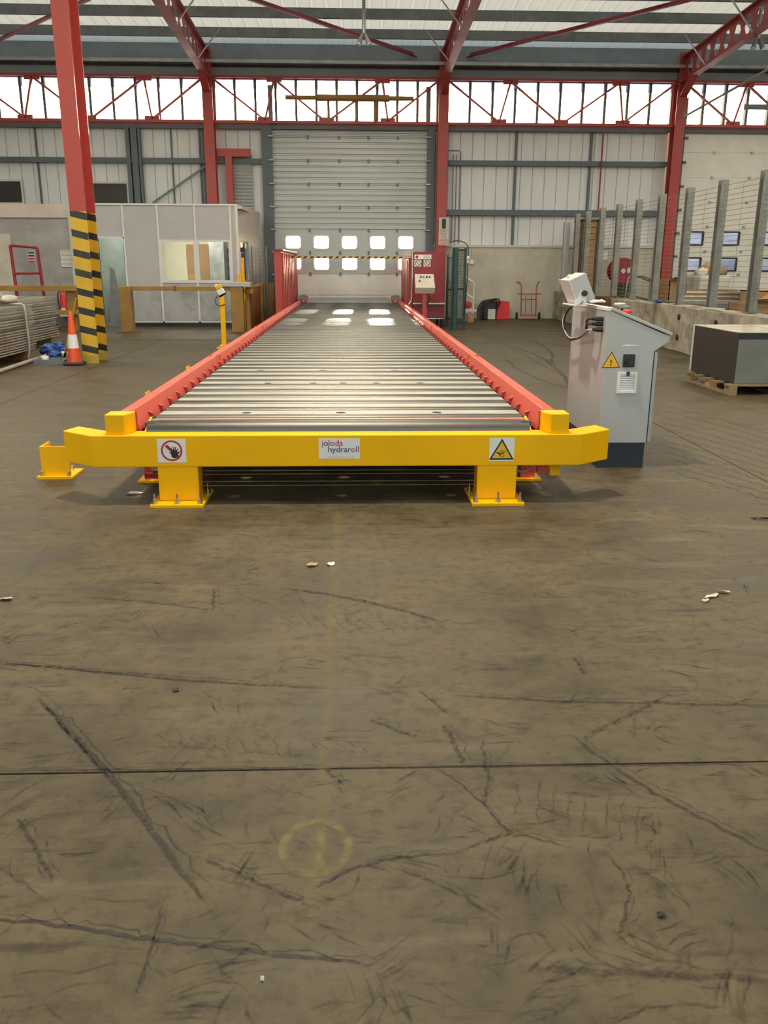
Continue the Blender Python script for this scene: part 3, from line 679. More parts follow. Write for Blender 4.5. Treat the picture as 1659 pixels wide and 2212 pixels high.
# lamps of the hall
def high_bay(x, y, w, k):
    z = zr(y)-.55
    t = thing('high_bay_lamp', (x,y,z), 'round warm high bay lamp hanging from the roof, '+LAMP_AT[k], 'lamp', 'high bay lamps above the hall')
    MB().lathe([(.05,z+.32),(.09,z+.3),(.1,z+.12),(.2,z+.02),(.22,z)], (x,y,0)).build('reflector', M['galv_dark'], t)
    MB().cyl((x,y,z+.01),(x,y,z+.016),.2,n=20).build('lens', M['lens'], t)
    MB().cyl((x,y,z+.32),(x,y,zr(y)),.01,n=6).build('hanger', M['galv'], t)
    ld = bpy.data.lights.new('lamp_light', 'AREA'); ld.shape = 'DISK'; ld.size = .36; ld.energy = w; ld.color = (1,.87,.68)
    lo = bpy.data.objects.new('lamp_light', ld); COL.objects.link(lo); lo.parent = t; lo.location = (0,0,-.015)
LAMP_AT = ['above the front of the conveyor','behind the viewer','front right of the conveyor','front left of the conveyor','above the middle of the conveyor','above the brown cabinet','above the mesh stack','above the wire fence','above the striped column','above the far end of the conveyor','before the cream dock door']
for k, (x, y, w) in enumerate(HIGH_BAYS): high_bay(x, y, w, k)

# ================================================================== CONVEYOR
CXM = -.09; X0R, X1R = CXM-1.235, CXM+1.235
cv = thing('roller_conveyor', (CXM, 5.2, 0), 'long steel roller conveyor with red side rails and yellow front buffer beam', 'conveyor')
YB = 5.25; ZT = .44; ZBm = .24
def pxy(px, py): return onY(px, py, YB)
# front buffer beam, ends bent back
bl, br = -1.62, 1.43; el, er = -1.84, 1.655; dB = .17; bk = .16
m_ = MB().prism([(el,YB+dB,ZBm),(bl,YB,ZBm),(br,YB,ZBm),(er,YB+dB,ZBm),(er-.05,YB+dB+bk,ZBm),(br-.06,YB+bk,ZBm),(bl+.06,YB+bk,ZBm),(el+.05,YB+dB+bk,ZBm)], (0,0,ZT-ZBm))
beam = m_.build('buffer_beam', M['yellow'], cv, .006)
for s_, x in ((-1,-1.1),(1,.905)):
    lg = MB().box(x-.125,x+.125,YB+.005,YB+.15,.022,ZBm).build('leg', M['yellow'], cv, .004)
    MB().box(x-.165,x+.165,YB-.10,YB+.30,0,.022).build('base_plate', M['yellow'], lg, .003)
    MB().box(x+.06*-s_-.012,x+.06*-s_+.012,YB+.15,YB+.26,.022,ZBm).build('gusset', M['yellow'], lg)
    for bx, by in ((-.14,-.07),(0,-.07),(.14,-.07),(-.145,.2),(.145,.2)):
        MB().cyl((x+bx,YB+by,.022),(x+bx,YB+by,.034),.019,n=6).cyl((x+bx,YB+by,.034),(x+bx,YB+by,.05),.014,n=6).cyl((x+bx,YB+by,.05),(x+bx,YB+by,.085),.007,n=8).build('anchor_bolt', M['steel'], lg)
# stop blocks on the beam
for s_, c in ((-1,-1.445),(1,1.265)):
    o_ = -s_
    P = [(c-.085*o_,YB+.02),(c+.03*o_,YB+.02),(c+.068*o_,YB+.11),(c+.068*o_,YB+.17),(c-.085*o_,YB+.17)]
    MB().prism([(p[0],p[1],ZT) for p in P], (0,0,.125)).build('stop_block', M['yellow'], cv, .005)
    MB().prism([(c+.12*o_,YB+.1,ZT-.02),(c+.135*o_,YB+.1,ZT-.02),(c+.165*o_,YB+.2,ZT+.08),(c+.15*o_,YB+.2,ZT+.08)], (0,.02,0)).build('stop_strut', M['yellow'], cv)
    MB().box(c+.16*o_-.035,c+.16*o_+.035,YB+.15,YB+.25,ZT-.05,ZT+.055).build('roller_bracket', M['darkblue'], cv, .006)
    MB().cyl((c+.20*o_,YB+.2,ZT+.03),(c+.23*o_,YB+.2,ZT+.03),.014,n=8).build('axle_end', M['steel'], cv)
# end roller and front lip
MB().cyl((X0R+.02,5.44,.43),(X1R-.02,5.44,.43),.07,n=32).build('end_roller', M['roller'], cv)
MB().box(X0R,X1R,5.515,5.535,.42,.492).build('front_lip', M['rail_red'], cv)
# rollers and cover plates
PIT = .312; NR = 59
def plate_mesh(w, holes):
    """folded cover plate, optionally with round holes through the top"""
    x0, x1, y0, y1, zt = X0R-.004, X1R+.004, -w/2, w/2, 0.0
    if not holes: m_ = MB().box(x0,x1,y0,y1,-.006,zt)
    else:
        m_ = MB(); xs = [x0]; r = .034
        for hx in holes:
            xs += [hx-.06, hx+.06]
            out = [(hx-.06,y0),(hx,y0),(hx+.06,y0),(hx+.06,0),(hx+.06,y1),(hx,y1),(hx-.06,y1),(hx-.06,0)]
            out = [(hx+.06*max(-1,min(1,1.42*math.cos(a))), (w/2)*max(-1,min(1,1.42*math.sin(a)))) for a in [2*math.pi*k/16 for k in range(16)]]
            inn = [(hx+r*math.cos(a), r*math.sin(a)) for a in [2*math.pi*k/16 for k in range(16)]]
            m_.ring([(p[0],p[1],-.006) for p in out], [(p[0],p[1],-.006) for p in inn], (0,0,.006))
        xs.append(x1)
        for a, b in zip(xs[::2], xs[1::2]): m_.box(a,b,y0,y1,-.006,zt)
    m_.box(x0,x1,y0,y0+.005,-.05,-.006).box(x0,x1,y1-.005,y1,-.05,-.006)
    return m_
ZR = .47; PW = .185; rr = .044
pl = pn_ = ro = br_ = None
hset = {1: [-.74,CXM,.58], 6: [-.74,-.35,CXM,.2,.58], 9: [-.9,-.3,.4], 14:[-.5,.3]}
for k in range(NR):
    yc = 5.60+k*PIT
    if k in hset:
        m_ = plate_mesh(PW, hset[k]); [setattr(v, 'y', v.y+yc) or setattr(v, 'z', v.z+ZR) for v in m_.v]; m_.build('cover_plate', M['plate'], cv)
    elif pl is None:
        m_ = plate_mesh(PW if k else .10, None); 
        m0 = plate_mesh(PW, None); 
        [setattr(v, 'y', v.y+yc+.0) or setattr(v, 'z', v.z+ZR) for v in m0.v]; pl = m0.build('cover_plate', M['plate'], cv); pl['y0'] = yc; del pl['y0']; ypl = yc
    else: inst(pl, 'cover_plate', (0, yc-ypl, 0), parent=cv)
    yr = yc+PIT/2
    if ro is None:
        ro = MB().cyl((X0R+.006,yr,ZR-.028),(X1R-.006,yr,ZR-.028),rr,n=24).build('roller', M['roller'], cv)
        yro = yr; AX = []
        for sx, xe in ((1,X0R),(-1,X1R)):
            AX.append((MB().cyl((xe-.045*sx,yr,ZR-.012),(xe+.006*sx,yr,ZR-.012),.017,n=8).build('axle', M['black'], cv), 'axle'))
            AX.append((MB().prism([(xe-.052*sx,yr-.015,ZR+.040),(xe-.020*sx,yr-.015,ZR+.028),(xe-.020*sx,yr-.015,ZR-.02),(xe-.036*sx,yr-.015,ZR-.02)], (0,.03,0)).build('axle_bracket', M['slot_red'], cv), 'axle_bracket'))
    else:
        inst(ro, 'roller', (0,yr-yro,0), parent=cv)
        for o_, n_ in AX: inst(o_, n_, (0,yr-yro,0), parent=cv)
YE = 5.60+NR*PIT
# side rails in lengths: folded section with flat top and sloping inner face
JN = [5.42, 8.98, 13.40, 17.9, YE]
for s_, xi in ((-1,X0R),(1,X1R)):
    for ya, yb in zip(JN, JN[1:]):
        pr = [(.028,ZR-.035),(.070,ZR+.10),(.186,ZR+.07),(.186,ZR-.19),(.176,ZR-.19),(.176,ZR+.06),(.078,ZR+.086),(.040,ZR-.035)]
        o_ = MB().prism([(xi+s_*p[0],ya+.008,p[1]) for p in pr], (0,yb-ya-.016,0)).build('side_rail', M['rail_red'], cv, .005)
        MB().box(*(sorted((xi+s_*.045,xi+s_*.18))),ya+.008,ya+.02,ZR-.06,ZR+.09).build('end_plate', M['rail_red'], o_)
# lower frame and feet
for s_, xi in ((-1,X0R-.08),(1,X1R+.08)):
    for y in np.arange(5.9, YE, 2.2):
        lg = MB().box(xi-.05,xi+.05,y-.05,y+.05,.015,ZR-.1).build('foot', M['rail_red'], cv); MB().box(xi-.09,xi+.09,y-.09,y+.09,0,.015).build('foot_plate', M['yellow'], lg)
for y in np.arange(6.9, YE, 2.2): MB().box(X0R-.05,X1R+.05,y-.03,y+.03,ZR-.2,ZR-.11).build('cross_member', M['black'], cv)
MB().box(X0R+.1,X1R-.1,6.75,6.77,.1,ZR-.06).build('under_shade_panel', M['black'], cv)  # black sheet added where only shade lies below the rollers
# bits hanging under the front corners
MB().box(-1.38,-1.2,5.75,5.8,.14,.17).box(-1.38,-1.2,5.74,5.78,.10,.13).build('floor_channel', M['galv'], cv)
MB().box(-1.42,-1.3,5.7,5.78,.06,.09).build('channel_foot', M['dark_red'], cv)
MB().tube([(1.06,5.66,.22),(1.08,5.62,.15),(1.13,5.58,.11),(1.19,5.6,.14),(1.22,5.66,.21)],.008,6,2).build('hanging_cable', M['sign_grey'], cv)
MB().box(1.22,1.29,5.5,5.58,.13,.25).build('corner_bracket', M['rail_red'], cv); MB().box(1.295,1.36,5.48,5.50,.12,.25).build('corner_plate', M['yellow'], cv)
# landing plates beyond the last roller
YQ = 25.0
MB().prism([(X0R+.02,YE,ZR-.01),(X1R-.02,YE,ZR-.01),(X1R-.12,YQ,ZR+.10),(X0R+.12,YQ,ZR+.10)], (0,0,.012)).build('bridge_plate', M['galv'], cv)
for s_, xi in ((-1,X0R-.12),(1,X1R+.12)):
    MB().prism([(xi-s_*.14,YE-.4,ZR+.11),(xi+s_*.04,YE-.6,ZR+.12),(xi+s_*.04,YQ,ZR+.16),(xi-s_*.14,YQ,ZR+.16)], (0,0,.015)).build('side_plate', M['galv_dark'], cv)
    MB().beam((xi-s_*.16,YE-.1,ZR+.06),(xi-s_*.16,YQ,ZR+.12),.05,.08).build('side_rail', M['rail_red'], cv)
# ---- stickers on the beam
yS = YB-.0015
def sticker(px0, py0, px1, py1, name, label=None, skew=0):
    a, b = pxy(px0, py1), pxy(px1, py0); o_ = MB().box(a.x,b.x,yS,YB+.001,a.z,b.z).build(name, M['sign_white'], cv)
    if label: o_['label'] = label
    return o_, a, b
def flat(parent, pts, m, name, y=None, layer=1):
    yy = (yS if y is None else y)-.0006*layer
    return MB().prism([(p[0],yy,p[1]) for p in pts], (0,.0005,0)).build(name, m, parent)
def disc(c, r, n=28, a0=0): return [(c[0]+r*math.cos(a0+2*math.pi*k/n), c[1]+r*math.sin(a0+2*math.pi*k/n)) for k in range(n)]
st, a, b = sticker(342,948,400,999,'no_touching_sign','white square sticker with red ringed black hand')
c = ((a.x+b.x)/2,(a.z+b.z)/2); r = .066
yy = yS-.0006
MB().ring([(p[0],yy,p[1]) for p in disc(c,r)], [(p[0],yy,p[1]) for p in disc(c,r*.83)], (0,.0005,0)).build('red_ring', M['sign_red'], st)
q = r*.72; w_ = .0065; flat(st, [(c[0]-q*.71-w_,c[1]+q*.71-w_),(c[0]-q*.71+w_,c[1]+q*.71+w_),(c[0]+q*.85+w_,c[1]-q*.85+w_),(c[0]+q*.85-w_,c[1]-q*.85-w_)], M['sign_red'], 'red_bar', None, 1)
hc = (c[0]+.016, c[1]-.012)
hand = MB(); 
def hp(pts): hand.prism([(hc[0]+p[0],yS-.0018,hc[1]+p[1]) for p in pts], (0,.0005,0))
hp([(-.022,-.004),(-.018,-.026),(-.008,-.034),(.010,-.034),(.018,-.022),(.021,.004),(.010,.014),(-.012,.014)])
for (bx,bz,tx,tz,wd_) in ((-.013,.008,-.020,.030,.0034),(-.004,.012,-.005,.038,.0036),(.005,.012,.010,.036,.0036),(.013,.008,.024,.026,.0034),(.017,-.01,.034,.008,.0042),(-.018,-.006,-.03,.006,.004)):
    d_ = Vector((tx-bx,tz-bz)).normalized(); n_ = Vector((-d_.y,d_.x))*wd_; hp([(bx-n_.x,bz-n_.y),(tx-n_.x*.7,tz-n_.y*.7),(tx+n_.x*.7,tz+n_.y*.7),(bx+n_.x,bz+n_.y)])
hand.build('black_hand', M['black'], st)
for k in range(3): flat(st, [(c[0]-.042+k*.006,c[1]-.012+k*.014),(c[0]-.024+k*.006,c[1]-.010+k*.014),(c[0]-.024+k*.006,c[1]-.008+k*.014),(c[0]-.042+k*.006,c[1]-.010+k*.014)], M['sign_grey'], 'motion_line', None, 1)
st, a, b = sticker(1056,946,1112,996,'hand_trap_sign','white square sticker with yellow hand crush warning triangle')
c = ((a.x+b.x)/2,(a.z+b.z)/2-.008)
def tri(c, h): return [(c[0]-h*.58,c[1]-h*.42),(c[0]+h*.58,c[1]-h*.42),(c[0],c[1]+h*.58)]
flat(st, tri(c,.135), M['black'], 'triangle_border', None, 1); flat(st, tri((c[0],c[1]-.002),.106), M['sign_yellow'], 'triangle_fill', None, 2)
for (dx,dz,r_) in ((.004,-.027,.013),(-.002,-.004,.010)):
    yy = yS-.0018; MB().ring([(p[0],yy,p[1]) for p in disc((c[0]+dx,c[1]+dz),r_,18)], [(p[0],yy,p[1]) for p in disc((c[0]+dx,c[1]+dz),r_*.74,18)], (0,.0005,0)).build('cog_ring', M['black'], st)
flat(st, [(c[0]-.036,c[1]-.010),(c[0]-.022,c[1]-.006),(c[0]-.012,c[1]-.016),(c[0]+.002,c[1]-.013),(c[0]-.008,c[1]-.020),(c[0]-.012,c[1]-.034),(c[0]-.018,c[1]-.018),(c[0]-.034,c[1]-.014)], M['black'], 'hand_shape', None, 3)
for k in range(3): flat(st, [(c[0]+.004,c[1]-.016+k*.004),(c[0]+.026,c[1]-.010+k*.005),(c[0]+.026,c[1]-.008+k*.005),(c[0]+.004,c[1]-.014+k*.004)], M['black'], 'finger', None, 3)
st, a, b = sticker(689,947,777,991,'maker_sticker','white sticker with red and blue lettering')
y_ = yS-.0012; hgt = b.z-a.z
x = a.x+.018; zz = b.z-.046
for ch, mm in (('j','sign_red'),('o','sign_blue'),('loda','sign_red')):
    _, w_ = text_mesh(ch, .054, M[mm], 'lettering', st, (x,y_,zz)); x += w_+.003
x = a.x+.056; zz = b.z-.086
for ch, mm in (('hydrar','sign_blue'),('o','sign_red'),('ll','sign_blue')):
    _, w_ = text_mesh(ch, .054, M[mm], 'lettering', st, (x,y_,zz)); x += w_+.003
text_mesh('L I G H T E N I N G   L O A D S', .0125, M['sign_grey'], 'lettering', st, (a.x+.055,y_,a.z+.008))

# ================================================================== CONTROL CABINET
YC = 6.2; DC = 1.0
def c2(px, py): v = onY(px, py, YC); return (v.x, v.z)
cc = thing('control_cabinet', (*c2(1340,1012)[:1], 6.6, 0), 'pale grey control cabinet with sloping lid beside the conveyor', 'control cabinet')
cc.location.z = 0
xl_, xr_ = c2(1296,900)[0], c2(1397,954)[0]; zb_ = .19; zt_ = c2(1308,668)[1]
tip = c2(1449,724); tip2 = c2(1446,737); nk = c2(1414,758)
prof = [(xl_,zb_),(xr_,zb_),(xr_+.004,nk[1]),(tip2[0],tip2[1]),(tip[0],tip[1]-.012),(xl_+.03,zt_-.012),(xl_,zt_-.012)]
body = MB().prism([(p[0],YC,p[1]) for p in prof], (0,DC,0)).build('body', M['cabinet'], cc, .004)
MB().prism([(xl_+.02,YC-.006,zt_-.006),(tip[0]+.008,YC-.006,tip[1]-.006),(tip[0]+.014,YC-.006,tip[1]+.014),(xl_+.028,YC-.006,zt_+.016)], (0,DC+.012,0)).build('lid', M['cabinet'], cc, .004)
MB().box(xl_-.004,xl_+.03,YC-.004,YC+DC+.004,zt_-.012,zt_+.012).build('lid_hinge', M['white'], cc, .003)
MB().box(xl_+.004,xr_-.012,YC+.01,YC+DC-.01,0,zb_).build('plinth', M['dark_navy'], cc)
MB().box(xr_+.002,xr_+.026,YC+.004,YC+DC-.004,zb_+.005,nk[1]-.01).build('side_door', M['cabinet'], cc, .003)
MB().box(xr_-.006,xr_+.001,YC-.0015,YC+.01,zb_,nk[1]).build('door_seal', M['black'], cc)
# high voltage triangle
def cq(px, py): v = onY(px, py, YC-.002); return (v.x, v.z)
T = [cq(1299.5,795),cq(1339.5,794),cq(1322,759)]; ctr = (sum(p[0] for p in T)/3, sum(p[1] for p in T)/3)
flat(cc, T, M['black'], 'warning_border', YC); tf = flat(cc, [(ctr[0]+(p[0]-ctr[0])*.86, ctr[1]+(p[1]-ctr[1])*.86) for p in T], M['sign_yellow'], 'warning_triangle', YC, 2)
flat(tf, [(ctr[0]+.002,ctr[1]+.034),(ctr[0]-.011,ctr[1]+.004),(ctr[0]-.001,ctr[1]+.006),(ctr[0]-.006,ctr[1]-.018),(ctr[0]-.010,ctr[1]-.016),(ctr[0]-.004,ctr[1]-.028),(ctr[0]+.004,ctr[1]-.014),(ctr[0]-.001,ctr[1]-.016),(ctr[0]+.008,ctr[1]+.012),(ctr[0]-.002,ctr[1]+.011)], M['black'], 'lightning_bolt', YC, 3)
a = cq(1344.5,793); b = cq(1372,765)
sw = MB().box(a[0],b[0],YC-.012,YC,a[1],b[1]).build('isolator_switch', M['dark_navy'], cc, .003); mc = ((a[0]+b[0])/2,(a[1]+b[1])/2)
MB().cyl((mc[0],YC-.012,mc[1]),(mc[0],YC-.03,mc[1]),.034,.030,n=20).build('switch_knob', M['black'], sw); MB().box(mc[0]-.007,mc[0]+.007,YC-.045,YC-.03,mc[1]-.028,mc[1]+.028).build('switch_handle', M['rubber'], sw)
a = cq(1331,849); b = cq(1377,803)
vt = MB().ring([(a[0],YC-.012,a[1]),(b[0],YC-.012,a[1]),(b[0],YC-.012,b[1]),(a[0],YC-.012,b[1])],[(a[0]+.02,YC-.012,a[1]+.02),(b[0]-.02,YC-.012,a[1]+.02),(b[0]-.02,YC-.012,b[1]-.02),(a[0]+.02,YC-.012,b[1]-.02)],(0,.012,0)).build('vent_grille', M['white'], cc)
n_ = 9; hh = (b[1]-a[1]-.04)/n_
for k in range(n_): MB().prism([(a[0]+.02,YC-.001,a[1]+.02+k*hh),(a[0]+.02,YC-.010,a[1]+.02+k*hh),(a[0]+.02,YC-.004,a[1]+.02+(k+.72)*hh),(a[0]+.02,YC-.001,a[1]+.02+(k+.72)*hh)], (b[0]-a[0]-.04,0,0)).build('vent_slat', M['white'], vt)
MB().box(mc[0]-.012,mc[0]+.012,YC-.014,YC-.012,b[1]-.03,b[1]+.002).build('vent_tag', M['sign_blue'], vt)
flat(cc, [(c2(1340,748)[0],c2(1340,748)[1]),(c2(1382,747)[0],c2(1382,747)[1]),(c2(1374,745)[0],c2(1374,745)[1]),(c2(1352,744)[0],c2(1352,744)[1])], M['sign_white'], 'scuff', YC)
# back panel (faces the conveyor): cable glands, rating plate
GL = [onX(1303,689,xl_), onX(1302,700,xl_), onX(1302,712,xl_)]
for v in GL: MB().cyl((xl_,v.y,v.z),(xl_-.05,v.y,v.z),.017,n=12).cyl((xl_-.05,v.y,v.z),(xl_-.075,v.y,v.z),.012,n=10).build('cable_gland', M['black'], cc)
pA = onX(1255,690,xl_-.001); pB = onX(1274,667,xl_-.001); MB().box(xl_-.003,xl_,min(pA.y,pB.y),max(pA.y,pB.y),zt_-.22,zt_-.05).build('rating_plate', M['steel'], cc)
em = onX(1400,690,xl_+.35); mx_ = xl_+.25; sl = (tip[1]-zt_)/(tip[0]-xl_-.03); mz = zt_+sl*(mx_-xl_-.03)
es = MB().cyl((mx_,YC+.35,mz+.012),(mx_,YC+.35,mz+.04),.02,n=14).build('stop_button_stem', M['sign_yellow'], cc); MB().lathe([(.02,0),(.034,.01),(.034,.024),(.02,.034)],(mx_,YC+.35,mz+.04),16).build('stop_button_head', M['red_plastic'], es)
MB().cyl((mx_-.1,YC+.55,mz+.05),(mx_-.1,YC+.55,mz+.075),.014,n=12).build('push_button', M['white'], cc)
# tilted operator box on a bracket
tb_ = thing('operator_box', (xl_-.02, YC+.5, zt_), 'small tilted pale box on a folded bracket on top of the control cabinet', 'control box')
tip_l = onY(1218,608,6.75); 
hx, hy, hz = .066, .15, .10
rot = Matrix.Rotation(math.radians(-25),4,'Y') @ Matrix.Rotation(math.radians(0),4,'Z'); cen = onY(1247,624,6.62); cen.z += .0
def tpt(x,y,z): return cen+(rot @ Vector((x,y,z)))
def tbox(x0,x1,y0,y1,z0,z1): return MB().hexa([tpt(*p) for p in ((x0,y0,z0),(x1,y0,z0),(x1,y1,z0),(x0,y1,z0),(x0,y0,z1),(x1,y0,z1),(x1,y1,z1),(x0,y1,z1))])
bx_ = tbox(-hx,hx,-hy,hy,-hz,hz).build('box_body', M['cabinet'], tb_, .004); tbox(-hx-.006,-hx,-hy-.004,hy+.004,-hz-.004,hz+.004).build('box_lid', M['white'], bx_, .002)
MB().cyl(tpt(.0,-hy,-.03),tpt(.0,-hy-.03,-.03),.022,n=12).build('clamp_knob', M['black'], bx_)
MB().cyl(tpt(-.02,0.02,hz),tpt(-.02,.02,hz+.02),.015,n=10).build('cable_gland', M['white'], bx_)
kz = tpt(0,-hy-.008,-.03)
MB().prism([(kz.x-.022,kz.y-.002,kz.z+.02),(kz.x+.022,kz.y-.002,kz.z+.02),(kz.x+.02,kz.y-.002,zt_+.012),(kz.x-.005,kz.y-.002,zt_+.012),(kz.x-.002,kz.y-.002,kz.z-.05),(kz.x-.05,kz.y-.002,zt_+.012),(kz.x-.075,kz.y-.002,zt_+.012)], (0,.006,0)).build('bracket', M['white'], tb_)
MB().box(kz.x-.085,kz.x+.03,kz.y,kz.y+.3,zt_+.012,zt_+.02).build('bracket_base', M['white'], tb_)
# cables
ez = tpt(-.05,-.05,-hz); 
mid = onX(1228,735,xl_-.06); mid2 = onX(1245,733,xl_-.05); lo1 = onX(1216,690,xl_-.1); hi1 = onX(1232,660,xl_-.06); outp = onX(1270,722,xl_-.07)
for k, v in enumerate(GL):
    s0 = Vector((xl_-.075, v.y, v.z)); 
    pts = [s0, s0+Vector((-.04,.05,-.005)), outp+Vector((0,0,.012*(1-k))), mid2+Vector((0,0,.006*k)), mid+Vector((-.01,0,.008*k)), lo1+Vector((-.01*k,0,0)), hi1+Vector((.01*k,0,0)), ez]
    tag(MB().tube(pts, .0085 if k < 2 else .006, 6, 3).build('control_cable', M['black'] if k < 2 else M['sign_grey']), ('black cable from the top gland of the control cabinet','black cable from the middle gland of the control cabinet','thin grey cable from the lowest gland of the control cabinet')[k], 'cable', 'cables behind the control cabinet')
tp = onY(1224,655,6.7); pts = [Vector((xl_+.06+.10*math.sin(k*1.1)-.02*(k%3), 6.75+.12*math.cos(k*1.7), zt_+.025+.006*(k%4))) for k in range(11)]
tag(MB().tube(pts, .007, 6, 2).build('cable_coil', M['white']), 'loose coil of white cable on top of the control cabinet', 'cable')
gl = MB().blob((xl_+.15,YC+.22,zt_+.026),(.045,.03,.011),12,8,.35,3).blob((xl_+.19,YC+.25,zt_+.008),(.035,.03,.009),12,8,.4,4)
tag(gl.build('work_glove', M['polythene']), 'pale crumpled glove lying on the control cabinet lid', 'glove')

# ================================================================== OFFICE
YO = 21.53
of = thing('site_office', (-4.4, 22.5, 0), 'grey panelled office cabin with white trim and two windows', 'office')
MX = [-6.62,-6.12,-5.42,-4.61,-3.735,-2.9,-2.74]; ZO = 2.80
def opan(x0,x1,z0,z1,m='office'): return MB().box(x0+.018,x1-.018,YO+.012,YO+.05,z0,z1).build('wall_panel', M[m], of)
opan(MX[0],MX[1],.12,ZO); opan(MX[1],MX[2],2.09,ZO); opan(MX[2],MX[3],.95,ZO); opan(MX[2],MX[3],.12,.95,'office_low')
for k in (3,4): opan(MX[k],MX[k+1],2.03,ZO); opan(MX[k],MX[k+1],.12,1.04,'office_low')
opan(MX[5],MX[6],.12,ZO)
for x in MX: MB().box(x-.022,x+.022,YO-.004,YO+.055,.1,ZO).build('trim_post', M['trim'], of)
MB().box(MX[0],MX[-1]+.03,YO-.01,YO+.06,ZO,ZO+.04).build('trim_rail', M['trim'], of); MB().box(MX[2],MX[-1],YO-.004,YO+.055,.1,.13).build('trim_rail', M['trim'], of)
MB().box(MX[1],MX[2],YO-.004,YO+.055,2.05,2.09).build('trim_rail', M['trim'], of)
for k in (3,4):
    x0, x1 = MX[k]+.022, MX[k+1]-.022
    fr = MB().ring([(x0,YO-.006,1.04),(x1,YO-.006,1.04),(x1,YO-.006,2.03),(x0,YO-.006,2.03)],[(x0+.04,YO-.006,1.10),(x1-.04,YO-.006,1.10),(x1-.04,YO-.006,1.985),(x0+.04,YO-.006,1.985)],(0,.06,0)).build('window_frame', M['trim'], of)
    MB().box(x0+.04,x1-.04,YO+.02,YO+.026,1.10,1.985).build('pane', M['office_glass'], fr)
MB().box(MX[2],MX[-1],YO+.02,YO+.06,0,.1).build('skirting', M['black'], of)
XB = -2.52; YBk = 24.75
def side(z0,z1,f0,f1,m='offwhite',t=.05,nm='side_panel'):
    xa = MX[-1]+(XB-MX[-1])*f0; xb = MX[-1]+(XB-MX[-1])*f1; ya = YO+(YBk-YO)*f0; yb = YO+(YBk-YO)*f1
    return MB().hexa([(xa-t,ya,z0),(xa,ya,z0),(xb,yb,z0),(xb-t,yb,z0),(xa-t,ya,z1),(xa,ya,z1),(xb,yb,z1),(xb-t,yb,z1)]).build(nm, M[m], of)
side(0,ZO,0,.12); side(0,1.1,.12,.42); side(2.02,ZO,.12,.42); side(0,ZO,.42,1); side(ZO,ZO+.04,0,1,'trim',.06,'trim_rail')
sp_ = side(1.1,2.02,.12,.42,'office_glass',.01,'side_window'); side(1.1,2.02,.26,.275,'black',.055,'window_bar'); side(1.98,2.03,.12,.42,'black',.058,'window_bar')
MB().box(MX[0],XB,YBk,YBk+.08,0,ZO).build('rear_panel', M['cream'], of); MB().box(MX[0]-.08,MX[0],YO,YBk,0,ZO).build('end_panel', M['greenish'], of)
MB().box(MX[0],-2.62,YO+.06,YBk,ZO-.06,ZO-.01).build('roof_panel', M['cream'], of); MB().box(-5.36,-5.30,YO+.06,YBk,.02,ZO-.06).build('inner_partition', M['greenish'], of)
MB().box(MX[0],-2.64,YO+.06,YBk,.0,.02).build('floor_panel', M['galv_dark'], of)
MB().box(-5.29,-5.2,22.3,24.7,.02,ZO-.1).build('cream_lining', M['cream'], of)
MB().box(-4.55,-3.95,YBk-.05,YBk,.02,2.0).build('inner_door', M['brown_door'], of); MB().box(-3.45,-2.75,YBk-.04,YBk,1.0,1.9).build('blue_reflection', M['blue'], of)  # blue panel on the rear wall stands for sky reflected in the window
MB().box(-3.9,-3.5,YBk-.3,YBk-.01,.02,2.3).build('inner_cupboard', M['galv'], of)
MB().box(-3.8,-2.9,YO+.35,YO+.9,.7,.74).build('inner_desk', M['offwhite'], of)
MB().box(-6.6,-5.4,23.6,23.66,.02,ZO-.06).build('inner_wall', M['greenish'], of); MB().box(-5.95,-5.75,23.5,23.6,1.3,2.0).build('fuse_box', M['black'], of); MB().box(-5.72,-5.5,23.5,23.6,1.45,1.95).build('meter_box', M['trim'], of)
lt = MB().box(-4.3,-3.7,22.9,23.3,ZO-.09,ZO-.06).build('ceiling_light', M['trim'], of)
ld = bpy.data.lights.new('office_light','AREA'); ld.size = .5; ld.energy = 90; ld.color = (1,.93,.78); lo = bpy.data.objects.new('office_light', ld); COL.objects.link(lo); lo.parent = of; lo.location = Vector((-4.0,23.1,ZO-.1))-Vector(of.location)
ld = bpy.data.lights.new('lobby_light','AREA'); ld.size = .4; ld.energy = 15; ld.color = (1,1,.95); lo = bpy.data.objects.new('lobby_light', ld); COL.objects.link(lo); lo.parent = of; lo.location = Vector((-5.9,22.6,ZO-.1))-Vector(of.location)
MB().box(-6.1,-5.7,22.4,22.8,ZO-.09,ZO-.06).build('ceiling_light', M['trim'], of)
tag(MB().prism([(-5.98,YO+.25,.02),(-5.62,YO+.25,.02),(-5.85,YO+.5,1.35),(-5.95,YO+.5,1.40)], (0,.03,0)).build('leaning_board', M['galv_dark']), 'dark board leaning inside the office doorway', 'board')
a = onY(470,616,21.4)
# ================================================================== BARRIERS
YR = 19.5
ba = thing('guard_barrier', (-4.0, YR, 0), 'brownish yellow guard rail on two wide posts in front of the office', 'barrier')
MB().box(-5.12,-4.86,YR,YR+.24,.02,1.0).build('post', M['barrier'], ba, .01); MB().box(-5.22,-4.76,YR-.08,YR+.34,0,.02).build('base_plate', M['rust'], ba)
MB().box(-4.86,-2.69,YR+.04,YR+.16,.91,1.0).build('rail', M['barrier'], ba, .006); MB().box(-3.92,-3.89,YR+.03,YR+.17,.90,1.01).build('rail_joint', M['rust'], ba)
MB().box(-2.69,-2.42,YR,YR+.26,.02,1.0).build('post', M['barrier'], ba, .01); MB().box(-2.76,-2.36,YR-.06,YR+.34,0,.02).build('base_plate', M['rust'], ba)
bs = thing('guard_wall', (-2.35, 20.9, 0), 'brown yellow solid guard panel running back beside the conveyor', 'barrier')
